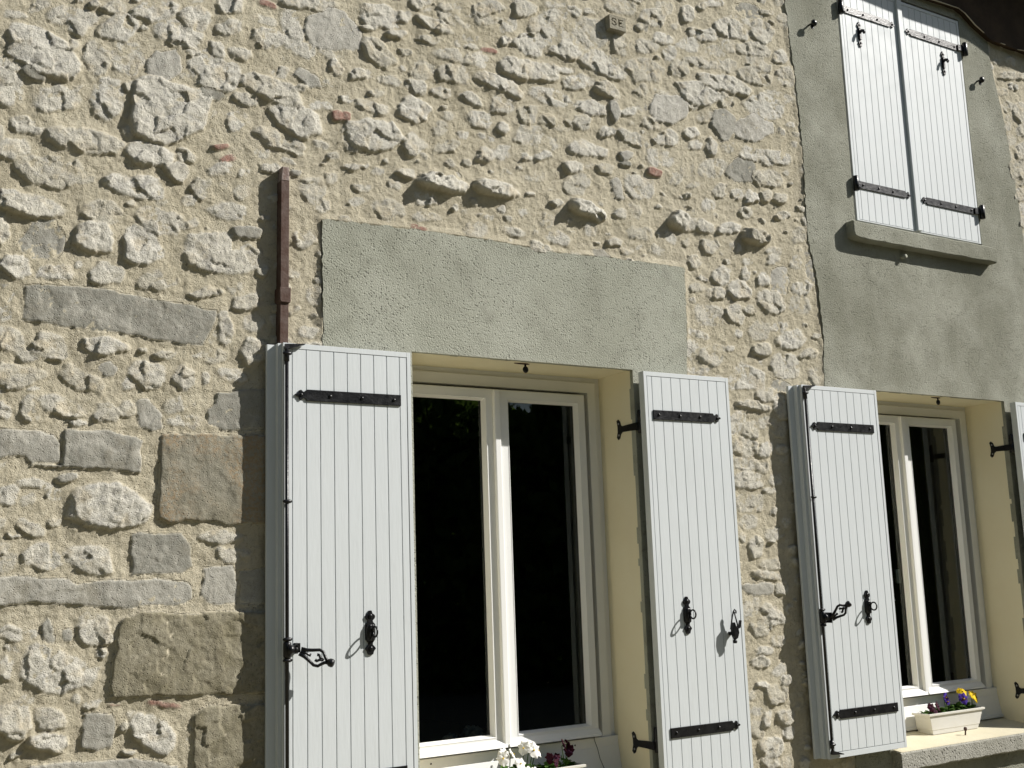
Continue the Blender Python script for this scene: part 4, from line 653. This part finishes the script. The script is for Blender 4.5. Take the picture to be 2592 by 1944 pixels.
def latch_plate(parent, x, z, yf, kind='ring', name='latch_plate'):
    half = [(0, .080), (.006, .079), (.009, .069), (.017, .064), (.020, .058), (.017, .050), (.010, .044), (.011, .038), (.019, .030), (.0205, .0), (.0195, -.024), (.010, -.036), (.009, -.043), (.018, -.052), (.021, -.058), (.014, -.066), (.010, -.078), (0, -.080)]
    if kind != 'ring': half = [(u*.72, v*.93) for u, v in half]
    pts = [(x-u, z+v) for u, v in half]+[(x+u, z+v) for u, v in half[::-1][1:-1]]
    b = MB(); b.prism(pts[::1], yf-.006, yf+.001, cham=.0015)
    s_ = .8 if kind == 'ring' else .5
    if kind == 'ring':
        vs = []; fs = []; n = 14; m = 10   # swelling ribbed body
        for i in range(m+1):
            t = i/m; w = .0190*math.sin(math.pi*(.12+.76*t))**.35; zz = z-.030+.060*t
            for k in range(n+1): a = math.pi*k/n; vs.append((x-w*math.cos(a), yf-.005-.013*math.sin(a)*(1+.10*math.cos(6*a)), zz))
        for i in range(m):
            for k in range(n): fs.append((i*(n+1)+k, i*(n+1)+k+1, (i+1)*(n+1)+k+1, (i+1)*(n+1)+k))
        fs += [tuple(range(n, -1, -1)), tuple(m*(n+1)+k for k in range(n+1))]; b.smooth = True; b.add(vs, fs); b.smooth = False
    for dz in (.060, -.056): b.ball((x, yf-.006, z+dz*(1 if kind == 'ring' else .93)), .0085 if kind == 'ring' else .0065, 10, (1, .7, 1))
    pl = b.build(name, M['iron'], parent)
    if kind == 'ring':
        r = MB(); c = (x+.004, yf-.036, z+.004); r.tube([(c[0], c[1]+.0185*math.cos(a), c[2]+.0185*math.sin(a)) for a in [2*math.pi*i/20 for i in range(20)]], .0036, 8, closed=True); r.build('ring', M['iron'], pl)
    else:
        r = MB(); r.box(x-.006, x+.006, yf-.011, yf-.005, z-.032, z+.036)
        r.tube([(x, yf-.008, z+.014), (x+.002, yf-.018, z+.016), (x+.004, yf-.027, z+.013), (x+.005, yf-.031, z+.003), (x+.005, yf-.029, z-.005)], [.008, .010, .009, .008, .005], 8); r.build('hook', M['iron'], pl)
    return pl
def open_shutter(label, x0, x1, z0, z1, yf, free, g0, pitch, strapz, rod, latch, seed):
    """open against the wall, inner face showing; free = side of the free edge"""
    root = empty('shutter', ((x0+x1)/2, yf+.05, z0), label, 'shutter', 'white boarded shutters of the farmhouse')
    b = MB(); t1 = .016
    frame_boards(b, x0, x1, z0, z1, yf, t1, g0, pitch, .016, .016, .026, .020)
    if rod: b.box(x0-.0145, x1-.001, yf+t1+.0002, yf+.043, z0+.001, z1-.001)
    else: b.box(x0, x1, yf+t1+.0002, yf+.036, z0+.001, z1-.001)
    b.build('panel', M['paint'], root, .0012)
    if rod:
        c = MB(); c.prism([(x0-.047, yf+.0435), (x0-.044, yf+.0425), (x0+.02, yf+.0425), (x0+.02, yf+.056), (x0-.047, yf+.056)], z0+.002, z1-.003, 'xy'); c.build('cover_strip', M['paint'], root, .001)
    sq, tip = (x1-.046, x0+.044) if free == 'L' else (x0+.044, x1-.064)
    for zz in strapz: strap(root, sq, tip, zz, yf, (.07, .38, .68, .945))
    for lx, lz, k in latch: latch_plate(root, lx, lz, yf, k)
    if rod:
        rx = x0+.010; ry = yf-.0105; r = MB(); r.tube([(rx, ry, z0+.030), (rx, ry, z1-.02)], .0068, 10)
        for zz, s in ((z1-.012, 1), (z0+.026, -1)):
            r.prism([(rx-.007, zz-.014*s), (rx+.007, zz-.012*s), (rx+.068, zz+.006*s), (rx+.070, zz+.010*s), (rx-.007, zz+.004*s)][::s], ry-.006, ry+.006)
            r.lathe((rx, ry, zz-.060*s), (0, 0, s), [(0, .0095), (.035, .0095), (.037, .0075)], 10)
        rr = r.build('bolt_rod', M['iron'], root)
        for zz in (z1-.043, (z0+z1)/2+.33-.19*0, z0+.066):
            g_ = MB(); g_.ball((rx+.001, ry-.004, zz), .0125, 12, (1.5, .75, .62)); g_.build('guide', M['iron'], rr)
        hz = rod; h = MB()
        for dz in (.036, -.036): h.ball((rx+.001, ry-.003, hz+dz), .0125, 12, (1.5, .9, .62))
        h.lathe((rx, ry-.002, hz-.026), (0, 0, 1), [(0, .012), (.004, .0145), (.048, .0145), (.052, .012)], 12)
        h.tube([(rx, ry-.008, hz), (rx+.022, ry-.012, hz)], [.020, .014], 10); h.box(rx+.030, rx+.040, ry-.024, ry+.012, hz-.010-(.016 if seed == 3 else 0), hz+.022)
        h.tube([(rx+.02, ry-.010, hz), (rx+.034, ry-.010, hz)], .015, 10)
        kx, kz = (rx+.140, hz-.052) if seed == 1 else (rx+.112, hz+.060)
        bx_, bz_ = rx+.040, hz-.006; dx_, dz_ = kx-bx_, kz-bz_; L = math.hypot(dx_, dz_); ux, uz = dx_/L, dz_/L
        def Q(s, o, y=0): return (bx_+ux*s*L-uz*o, ry-.022-.045*s+y, bz_+uz*s*L+ux*o)
        for sg in (1, -1): h.tube([Q(0, .008*sg), Q(.18, .012*sg), Q(.36, .020*sg), Q(.52, .028*sg), Q(.64, .026*sg), Q(.72, .015*sg), Q(.80, .006*sg), Q(.88, .003*sg)], [.008, .0066, .0058, .0056, .0056, .0056, .006, .007], 8)
        for sg in (1, -1): h.tube([Q(.74, 0), Q(.62, .004*sg), Q(.56, .011*sg), Q(.50, .009*sg)], [.004, .0050, .0050, .006], 8)
        h.tube([Q(.02, 0), Q(.18, 0), Q(.34, 0)], [.008, .004, .006], 8)
        h.lathe(Q(.90, 0), (ux*.8, -.6, uz*.8), [(-.006, .009), (.003, .0145), (.012, .015), (.018, .0125), (.020, .006)], 14)
        h.build('lever_handle', M['iron'], rr)
    return root
ZB, ZT = .768, 2.528
sh1 = open_shutter('open white shutter left of the near window, its bolt lever pointing down', 1.470, 1.990, .70, 2.526, -.078, 'L', 1.505, .0546, (2.334, .962), 1.424, [(1.803, 1.466, 'ring')], 1)
sh2 = open_shutter('open white shutter right of the near window, with a dangling hook', 3.141, 3.640, .70, 2.530, -.078, 'R', 3.186, .0546, (2.336, .975), None, [(3.311, 1.460, 'ring')], 2)
sh3 = open_shutter('open white shutter left of the far window, its bolt lever pointing up', 4.116, 4.650, ZB, ZT, -.078, 'L', 4.150, .0546, (2.326, .963), 1.412, [(4.452, 1.447, 'ring')], 3)
sh4 = open_shutter('open white shutter right of the far window, mostly cut off by the frame', 5.800, 6.300, ZB, ZT, -.078, 'R', 5.845, .0546, (2.330, .970), None, [], 4)
# dangling stay hook on the second shutter
h = MB(); hx, hz, y = 3.548, 1.462, -.078
h.tube([(hx-.001, y-.012, hz-.075), (hx+.004, y-.022, hz-.02), (hx+.008, y-.028, hz+.004), (hx+.014, y-.030, hz+.012), (hx+.021, y-.030, hz+.004), (hx+.020, y-.030, hz-.006)], .0032, 8)
h.tube([(hx+.010, y-.030, hz+.002), (hx+.020, y-.034, hz-.05), (hx+.022, y-.034, hz-.075)], .0032, 8)
h.prism([(hx-.004, hz-.045), (hx-.010, hz-.08), (hx-.006, hz-.105), (hx+.004, hz-.118), (hx+.016, hz-.112), (hx+.025, hz-.09), (hx+.022, hz-.07), (hx+.010, hz-.062), (hx+.003, hz-.044)][::1], y-.042, y-.022, cham=.003)
h.prism([(hx+.018, hz-.074), (hx+.034, hz-.068), (hx+.043, hz-.038), (hx+.035, hz-.036), (hx+.027, hz-.060), (hx+.018, hz-.062)], y-.040, y-.030)
h.lathe((hx+.004, y-.030, hz-.135), (0, 0, 1), [(0, .007), (.004, .010), (.012, .010), (.016, .006), (.024, .006)], 10)
h.box(hx-.004, hx+.012, y-.024, y+.002, hz-.10, hz-.085)
h.build('stay_hook', M['iron'], sh2)

def closed_shutter(label, x0, x1, z0, z1, yf, hinge, straps, hooks, seed):
    root = empty('shutter', ((x0+x1)/2, yf+.02, z0), label, 'shutter', 'white boarded shutters of the farmhouse')
    b = MB(); frame_boards(b, x0, x1, z0, z1, yf, .030, x0+.044, .0526, .018, .018, .006, .018)
    b.build('panel', M['paint'], root, .0010)
    for zz in straps:
        sq, tip = (x0+.038, x1-.038) if hinge == 'L' else (x1-.038, x0+.046)
        s = strap(root, sq, tip, zz, yf, (.06, .36, .64, .945), .041, 'strap_hinge', ((x0-.004) if hinge == 'L' else (x1+.018), yf-.016))
    for lx, lz in hooks: latch_plate(root, lx, lz, yf, 'hook', 'catch_plate')
    return root
zu0, zu1 = 3.462, 4.848
su1 = closed_shutter('closed white left leaf of the upper window above the concrete sill', 4.700, 5.188, zu0, zu1, -.012, 'L', (4.678, 3.664), [(4.846, 4.553)], 5)
su2 = closed_shutter('closed white right leaf of the upper window, its top corner in shadow', 5.192, 5.738, zu0, zu1, -.012, 'R', (4.668, 3.655), [(5.556, 4.538)], 6)
b = MB(); b.box(5.174, 5.212, -.0265, -.0125, zu0+.004, zu1-.004); b.build('cover_strip', M['paint'], su2, .002)

# ================================================================= WALL IRONWORK
def pintle(label, xr, z, ytip, px, py, group='hinge brackets on the window reveals'):
    """forked bracket screwed to the right-hand reveal with a pin at the wall face"""
    root = empty('hinge_bracket', (px, py, z-.03), label, 'bracket', group); X_ = xr-.0055
    pts = [(ytip+.004, .040), (ytip-.006, .046), (ytip-.018, .036), (ytip-.024, .018), (ytip-.034, .013), (.03, .015), (py+.006, .016), (py+.006, -.018), (.03, -.015), (ytip-.034, -.014), (ytip-.022, -.022), (ytip-.014, -.040), (ytip-.004, -.046), (ytip+.006, -.036), (ytip-.002, -.010), (ytip-.002, .012)]
    b = MB(); b.prism([(p[0], z+p[1]) for p in pts], X_, xr+.001, 'yz', cham=.001)
    b.prism([(xr-.005, z-.018), (px+.004, z-.018), (px+.004, z+.016), (xr-.005, z+.016)], py-.004, py+.006)
    b.build('forked_plate', M['iron'], root)
    k = MB(); k.lathe((px, py, z-.030), (0, 0, 1), [(0, .011), (.002, .0135), (.052, .0135), (.054, .011), (.056, .0125), (.100, .0125), (.104, .006)], 14); k.build('pin', M['iron'], root)
    for dz in (.026, -.026): s = MB(); s.lathe((X_, ytip-.012, z+dz), (-1, 0, 0), [(0, .005), (.002, .004), (.003, .001)], 8); s.build('screw', M['steel'], root)
    return root
pintle('upper forked black bracket on the right reveal of the near window', 3.133, 2.290, .115, 3.152, -.026)
pintle('lower forked black bracket on the right reveal of the near window', 3.133, .925, .115, 3.152, -.026)
pintle('upper forked black bracket on the right reveal of the far window', 5.795, 2.277, .105, 5.806, -.026)
pintle('lower forked black bracket on the right reveal of the far window', 5.795, .936, .105, 5.806, -.026)
def wall_peg(label, x, z, p):
    root = empty('shutter_stop', (x, -.011, z), label, 'stop peg', 'shutter stop pegs on the grey render')
    b = MB(); b.tube([(x, .0, z), (x, -p, z)], .0052, 8); b.lathe((x+.004, -p-.004, z), (0, -1, 0), [(-.006, .010), (0, .0175), (.006, .0190), (.012, .0160), (.017, .009), (.018, .001)], 14)
    b.build('knob', M['iron'], root)
    b = MB(); b.prism([(x-.011, z-.030), (x+.006, z-.030), (x+.012, z-.012), (x+.008, z), (x-.010, z)], -p-.002, -p+.004); b.build('catch_tongue', M['iron'], root); return root
wall_peg('round black stop peg on grey render left of the upper shutters', 4.447, 4.512, .040)
wall_peg('round black stop peg on grey render right of the upper shutters', 5.862, 4.490, .034)
def soffit_stop(label, x, z, y):
    root = empty('soffit_stop', (x, y, z), label, 'stop peg', 'drop stops under the lintels')
    b = MB(); b.prism([(x-.058, y-.002), (x-.03, y-.010), (x+.004, y-.010), (x+.020, y), (x+.004, y+.008), (x-.03, y+.005)], z-.004, z-.0005, 'xy'); b.build('leaf_plate', M['rust'], root)
    b = MB(); b.tube([(x-.002, y, z), (x, y, z-.014)], .0045, 8); b.ball((x, y, z-.026), .0145, 14, (.95, .6, 1.05)); b.build('drop_knob', M['iron'], root); return root
soffit_stop('small black drop stop under the lintel of the near window', 2.598, 2.546, .040)
soffit_stop('small black drop stop under the lintel of the far window', 5.285, 2.543, .040)
root = empty('sill_peg', (5.232, .028, .764), 'rusty round peg standing on the cream sill in front of the pansy box', 'stop peg')
b = MB(); b.tube([(5.232, .03, .758), (5.234, .028, .782)], .004, 8); b.build('stem', M['rust'], root); b = MB(); b.lathe((5.234, .031, .789), (0, -1, 0), [(-.003, .007), (0, .0105), (.006, .0105), (.009, .006)], 14); b.build('head', M['rust'], root)
b = MB(); b.tube([(5.03, .02, 3.298), (5.03, -.040, 3.296)], .012, 10); o = b.build('pipe_stub', M['lintel']); tag(o, 'short stub plastered over, in the shadow below the upper sill', 'pipe stub')
# rusty vertical bar with its coupling
root = empty('iron_bar', (1.489, 0, 1.9), 'rusty brown iron bar running up the stone wall above the near left shutter', 'iron bar')
b = MB(); b.prism([(1.4685, 1.9), (1.5015, 1.9), (1.5020, 2.53), (1.5045, 2.72), (1.507, 3.16), (1.475, 3.16), (1.4715, 2.72), (1.4690, 2.53)], -.046, .0, cham=.0015); b.build('bar', M['rust'], root)
b = MB(); b.prism([(1.475, 3.1605), (1.507, 3.1605), (1.506, 3.215), (1.480, 3.215)], -.047, .0, cham=.002); b.build('crusted_end', M['rustpale'], root)
b = MB(); b.prism([(1.466, 2.692), (1.472, 2.684), (1.506, 2.684), (1.510, 2.692), (1.510, 2.742), (1.4665, 2.742)], -.054, .004, cham=.003); b.build('coupling', M['rust'], root)
b = MB(); b.tube([(3.000, .222, .956), (3.001, .2195, .935), (3.010, .212, .90), (3.016, .206, .86), (3.030, .199, .82), (3.037, .195, .79), (3.04, .20, .75)], .0016, 6)
o = b.build('wire', M['seal']); tag(o, 'thin dark wire trailing down the foot of the near window frame', 'wire')
# crumpled pale things on the inner ledge
for i, (x, y, r, lab) in enumerate(((2.352, .335, .034, 'smaller pale crumpled ball behind the lower left pane'), (2.462, .345, .046, 'larger pale crumpled ball behind the lower left pane'))):
    bm = bmesh.new(); bmesh.ops.create_icosphere(bm, subdivisions=4, radius=1)
    from mathutils import noise as mn
    for v in bm.verts: n_ = mn.noise(v.co*2.1+Vector((i*7, 0, 0)))*.35+mn.noise(v.co*5.3)*.16; v.co *= r*(1+n_); v.co.z *= .9
    me = bpy.data.meshes.new('paper_ball'); bm.to_mesh(me); bm.free(); me.materials.append(M['ornament'])
    o = bpy.data.objects.new('paper_ball', me); COL.objects.link(o); o.location = (x, y, .955+r*.9); tag(o, lab, 'ornament', 'pale balls on the inner window ledge')

# ================================================================= FLOWER BOXES AND PANSIES
def planter(label, xr0, xr1, xb0, xb1, yr0, yr1, yb0, yb1, zb, zr):
    root = empty('flower_box', ((xb0+xb1)/2, (yb0+yb1)/2, zb), label, 'flower box', 'white flower boxes on the sills'); b = MB()
    def L(xa, xc, ya, yc, z): return [(xa, ya, z), (xc, ya, z), (xc, yc, z), (xa, yc, z)]
    t = .004; zs_ = zb+(zr-zb)*.22
    def at(f): return (xb0+(xr0+.008-xb0)*f, xb1+(xr1-.008-xb1)*f, yb0+(yr0+.008-yb0)*f, yb1+(yr1-.008-yb1)*f)
    lv = [L(*at(0), zb), L(*at(.20), zs_-.002), L(*[a+q for a, q in zip(at(.22), (-.002, .002, -.002, .002))], zs_), L(*at(.88), zr-.012), L(xr0, xr1, yr0, yr1, zr-.011), L(xr0, xr1, yr0, yr1, zr), L(xr0+.010, xr1-.010, yr0+.010, yr1-.010, zr), L(xr0+.014, xr1-.014, yr0+.014, yr1-.014, zr-.035)]
    vs = [v for l in lv for v in l]; fs = [(3, 2, 1, 0)]
    for k in range(len(lv)-1):
        for i in range(4): j = (i+1) % 4; fs.append((k*4+i, k*4+j, (k+1)*4+j, (k+1)*4+i))
    b.add(vs, fs); b.build('trough', M['planter'], root, .0025)
    s = MB(); n, m = 24, 8; r = random.Random(5); vs = []; fs = []
    for j in range(m+1):
        for i in range(n+1): vs.append((xr0+.012+(xr1-xr0-.024)*i/n, yr0+.012+(yr1-yr0-.024)*j/m, zr-.022+r.uniform(-.005, .006)))
    for j in range(m):
        for i in range(n): fs.append((j*(n+1)+i, j*(n+1)+i+1, (j+1)*(n+1)+i+1, (j+1)*(n+1)+i))
    s.smooth = True; s.add(vs, fs); s.build('soil', M['soil'], root); return root
planter('white trough of white and maroon pansies at the foot of the near window', 2.39, 2.858, 2.42, 2.828, .085, .200, .100, .190, .762, .868)
planter('white trough of maroon, purple and yellow pansies on the far window sill', 5.035, 5.487, 5.066, 5.430, .085, .200, .098, .192, .768, .874)

def flower(parent, c, face, s, cols, seed, curl=.35):
    """pansy bloom: two back petals, two side petals and one broad lower petal, with an eye"""
    r = random.Random(seed); n = Vector(face).normalized(); upv = Vector((0, 0, 1)); rx = upv.cross(n); rx = rx.normalized() if rx.length > .01 else Vector((1, 0, 0)); uz = n.cross(rx)
    roll_ = r.uniform(-.25, .25); rx, uz = rx*math.cos(roll_)+uz*math.sin(roll_), uz*math.cos(roll_)-rx*math.sin(roll_); c = Vector(c); s = s*1.32; b = MB(); b.smooth = True
    for ang, ln, wd, lift in ((62, .98, .74, -.10), (118, .98, .74, -.14), (8, .86, .64, .0), (172, .86, .64, .02), (270, .95, .98, .08)):
        a = math.radians(ang+r.uniform(-6, 6)); d = rx*math.cos(a)+uz*math.sin(a); e = n.cross(d); U, Vn = 6, 8; vs = []
        for i in range(U+1):
            t = i/U
            for j in range(Vn+1):
                q = (j/Vn*2-1); w = wd*math.sin(math.pi*min(1, .12+.80*t))**.7*(.5 if t == 0 else 1); out = ln*t*(1-.22*q*q*t)
                ruf = .07*math.sin(5*q+seed+ang)*t*t; p_ = c+(d*out+e*(q*w*.62)+n*(lift+curl*t*t*(-.35 if lift < .05 else .15)+ruf-.10*q*q))*s*.5; vs.append(p_)
        base = len(b.v); b.cur = 0; fs = []; mi = []
        for i in range(U):
            for j in range(Vn): b.cur = 1 if (i < 2 and ang > 150 or i < 1) else 0; fs.append((i*(Vn+1)+j, i*(Vn+1)+j+1, (i+1)*(Vn+1)+j+1, (i+1)*(Vn+1)+j)); mi.append(b.cur)
        b.cur = 0; b.add(vs, fs); b.mi[-len(fs):] = mi
    b.cur = 2; b.ball(c+n*.003, s*.055, 8)
    ob = b.build('flower', [M[k] for k in cols], parent, recalc=False); return ob
def leafy(parent, cx, cy, z, rx, ry, h, n, seed):
    r = random.Random(seed); b = MB(); b.smooth = True
    for _ in range(n):
        a = r.uniform(0, 6.28); q = math.sqrt(r.random()); x = cx+rx*q*math.cos(a); y = cy+ry*q*math.sin(a); zz = z+h*r.random()*(1-.5*q)
        d = Vector((math.cos(a)*.8+r.uniform(-.5, .5), math.sin(a)*.8+r.uniform(-.7, .3), r.uniform(-.1, .9))).normalized(); sd = d.cross(Vector((r.uniform(-.3, .3), r.uniform(-.3, .3), 1))).normalized(); nn = sd.cross(d); L = r.uniform(.018, .034); w = L*r.uniform(.34, .48)
        vs = [Vector((x, y, zz))]
        for t, ww in ((.25, .7), (.55, 1), (.8, .72)): vs += [vs[0]+d*L*t-sd*w*ww-nn*L*t*t*.25, vs[0]+d*L*t-nn*(L*t*t*.25+.0015), vs[0]+d*L*t+sd*w*ww-nn*L*t*t*.25]
        vs.append(vs[0]+d*L-nn*L*.28)
        b.add(vs, [(0, 1, 2), (0, 2, 3), (1, 4, 5, 2), (2, 5, 6, 3), (4, 7, 8, 5), (5, 8, 9, 6), (7, 10, 8), (8, 10, 9)])
    b.build('foliage', M['leaf'], parent, recalc=False)
def pansy(label, group, cx, cy, z, blooms, cols, rx, seed, h=.035, n=70):
    root = empty('pansy', (cx, cy, z), label, 'pansy plant', group); leafy(root, cx, cy+.012, z, rx, .026, h, int(n*1.3), seed); st = MB()
    for i, (x, y, zz, s, fx) in enumerate(blooms):
        flower(root, (x, y, zz), fx, s, cols, seed*10+i); n_ = Vector(fx).normalized(); st.tube([(cx+(x-cx)*.4, y+.01, z-.01), (x*.7+cx*.3-.3*n_.x*.0, y+.012, (z+zz)/2), (x-n_.x*.012, y-n_.y*.012, zz-.004), (x, y, zz)], [.0022, .0020, .0018, .0016], 6)
    st.build('stems', M['leaf'], root)
F = (-.15, -1, .25); W_ = ('white_petal', 'white_petal', 'eye'); Mr = ('maroon_petal', 'dark_eye', 'dark_eye'); Pu = ('purple_petal', 'dark_eye', 'eye'); Ye = ('yellow_petal', 'yellow_petal', 'dark_eye')
GP = 'pansies in the flower boxes'
zz = .850
pansy('tall white pansy with three blooms at the left of the near trough', GP, 2.475, .14, zz, [(2.462, .10, .932, .052, (-.5, -1, .1)), (2.492, .125, .945, .046, (.5, -1, .5)), (2.510, .10, .943, .044, (.9, -.6, .3)), (2.535, .085, .905, .046, (-.1, -1, .5))], W_, .065, 1)
pansy('white pansy with the largest blooms in the middle of the near trough', GP, 2.590, .14, zz, [(2.622, .12, .945, .056, (-.1, -1, .2)), (2.585, .14, .955, .050, (-.9, -.8, .2)), (2.652, .135, .938, .046, (.7, -.8, .3)), (2.628, .15, .965, .044, (.1, -.8, .8)), (2.565, .075, .876, .042, (-.2, -1, .9)), (2.600, .07, .872, .036, (.3, -1, .7))], W_, .065, 2)
pansy('low pansy with one drooping dark maroon bloom in the near trough', GP, 2.700, .135, zz, [(2.690, .11, .905, .040, (-.9, -.5, -.3)), (2.712, .09, .888, .030, (.2, -1, .1)), (2.735, .12, .905, .030, (-.4, -1, .2))], Mr, .05, 3)
pansy('pansy with a tall ragged maroon bloom at the right of the near trough', GP, 2.775, .14, zz, [(2.775, .12, .950, .042, (.9, -.4, .1)), (2.796, .12, .925, .044, (-.7, -.7, .1)), (2.800, .125, .955, .036, (1, -.2, .4))], Mr, .055, 4)
zz = .856
pansy('maroon pansy with two blooms at the left of the far trough', GP, 5.115, .14, zz, [(5.085, .11, .902, .040, (-.5, -1, .2)), (5.112, .13, .905, .036, (.4, -1, .3)), (5.147, .115, .904, .044, (.5, -1, .1)), (5.105, .10, .882, .034, (0, -1, .4))], Mr, .045, 5, .02, 40)
pansy('purple pansy with a two-lobed bloom left of centre in the far trough', GP, 5.225, .14, zz, [(5.220, .12, .944, .040, (.2, -1, -.2)), (5.242, .125, .936, .038, (.9, -.6, .1)), (5.225, .115, .922, .030, (-.2, -1, 0))], Pu, .06, 6, .035, 70)
pansy('purple pansy facing forward beside the yellow ones in the far trough', GP, 5.330, .13, zz, [(5.345, .105, .928, .052, (-.4, -1, .1))], Pu, .06, 7, .04, 80)
pansy('tall yellow pansy with ruffled bloom highest in the far trough', GP, 5.385, .15, zz, [(5.372, .13, .958, .046, (-.4, -.8, .8)), (5.392, .13, .945, .040, (.3, -1, .1)), (5.360, .14, .965, .034, (-.9, -.5, .6))], Ye, .05, 8, .045, 60)
pansy('yellow pansy with dark whiskers at the right end of the far trough', GP, 5.440, .14, zz, [(5.442, .12, .938, .044, (0, -1, .3)), (5.468, .12, .922, .048, (.3, -1, 0)), (5.480, .135, .930, .036, (1, -.4, .4))], Ye, .04, 9, .035, 45)

# ================================================================= GARDEN GREENERY (seen mirrored in the panes)
r_ = np.random.default_rng(11); n = 110000
u = r_.random(n); ang = np.radians(-84+166*u); dist = 13+3.5*r_.random(n)+1.5*np.sin(ang*9)
top = (4.1+.5*np.sin(ang*7+1)+.4*np.sin(ang*17)+.25*np.sin(ang*41)); gap = np.exp(-((np.degrees(ang)-34.5)/2.0)**2)*1.0
lim = dist*np.tan(np.radians(15+3*np.sin(ang*11)+1.5*np.sin(ang*31)-4.6*gap))+1.65
dg = np.degrees(ang); tall = np.where(dg < 29, 21+3*np.sin(ang*9)+2*np.sin(ang*27), np.where(dg > 68, 18, np.where((dg > 39) & (dg < 50), 17, 0)))
lim = np.maximum(lim, dist*np.tan(np.radians(tall+2*np.sin(ang*43)))+1.0)
z = lim*(r_.random(n)**.75); x = dist*np.sin(ang)+2.5; y = -dist*np.cos(ang)
V = np.empty((n, 4, 3)); d1 = r_.normal(size=(n, 3)); d1 /= np.linalg.norm(d1, axis=1)[:, None]; d2 = np.cross(d1, r_.normal(size=(n, 3))); d2 /= np.linalg.norm(d2, axis=1)[:, None]; s = (.10+.13*r_.random(n))[:, None]; c = np.stack([x, y, z], 1)
V[:, 0] = c-d1*s; V[:, 1] = c-d2*s*.5; V[:, 2] = c+d1*s; V[:, 3] = c+d2*s*.5
me = bpy.data.meshes.new('garden_greenery'); me.vertices.add(4*n); me.vertices.foreach_set('co', V.ravel()); me.loops.add(4*n); me.loops.foreach_set('vertex_index', np.arange(4*n, dtype=np.int32)); me.polygons.add(n); me.polygons.foreach_set('loop_start', np.arange(0, 4*n, 4, dtype=np.int32)); me.update(calc_edges=True); me.materials.append(M['hedge'])
bkv = []; bkf = []; K = 90
for i in range(K+1): a = math.radians(-88+176*i/K); t_ = 3.6+.5*math.sin(a*13); bkv += [(2.5+18*math.sin(a), -18*math.cos(a), 0), (2.5+18*math.sin(a), -18*math.cos(a), t_)]
for i in range(K): bkf.append((2*i, 2*i+2, 2*i+3, 2*i+1))
m2 = len(bkv); bkv += [(2.5+(v[0]-2.5)*1.1, v[1]*1.1, v[2]) for v in bkv]; bkf += [tuple(i+m2 for i in f[::-1]) for f in bkf]+[(2*i+1, 2*i+3, m2+2*i+3, m2+2*i+1) for i in range(K)]+[(0, 1, m2+1, m2), (2*K, m2+2*K, m2+2*K+1, 2*K+1)]
b = MB(); b.add(bkv, bkf); hb = b.build('hedge_backing', M['hedge']); tag(hb, 'unseen hedge backing added to keep the mirrored garden dark', 'hedge', kind='stuff')  # opaque backing added so no bright gaps show in the panes
o = bpy.data.objects.new('garden_greenery', me); COL.objects.link(o); tag(o, 'dark garden trees and hedge mirrored in the window panes', 'greenery', kind='stuff')
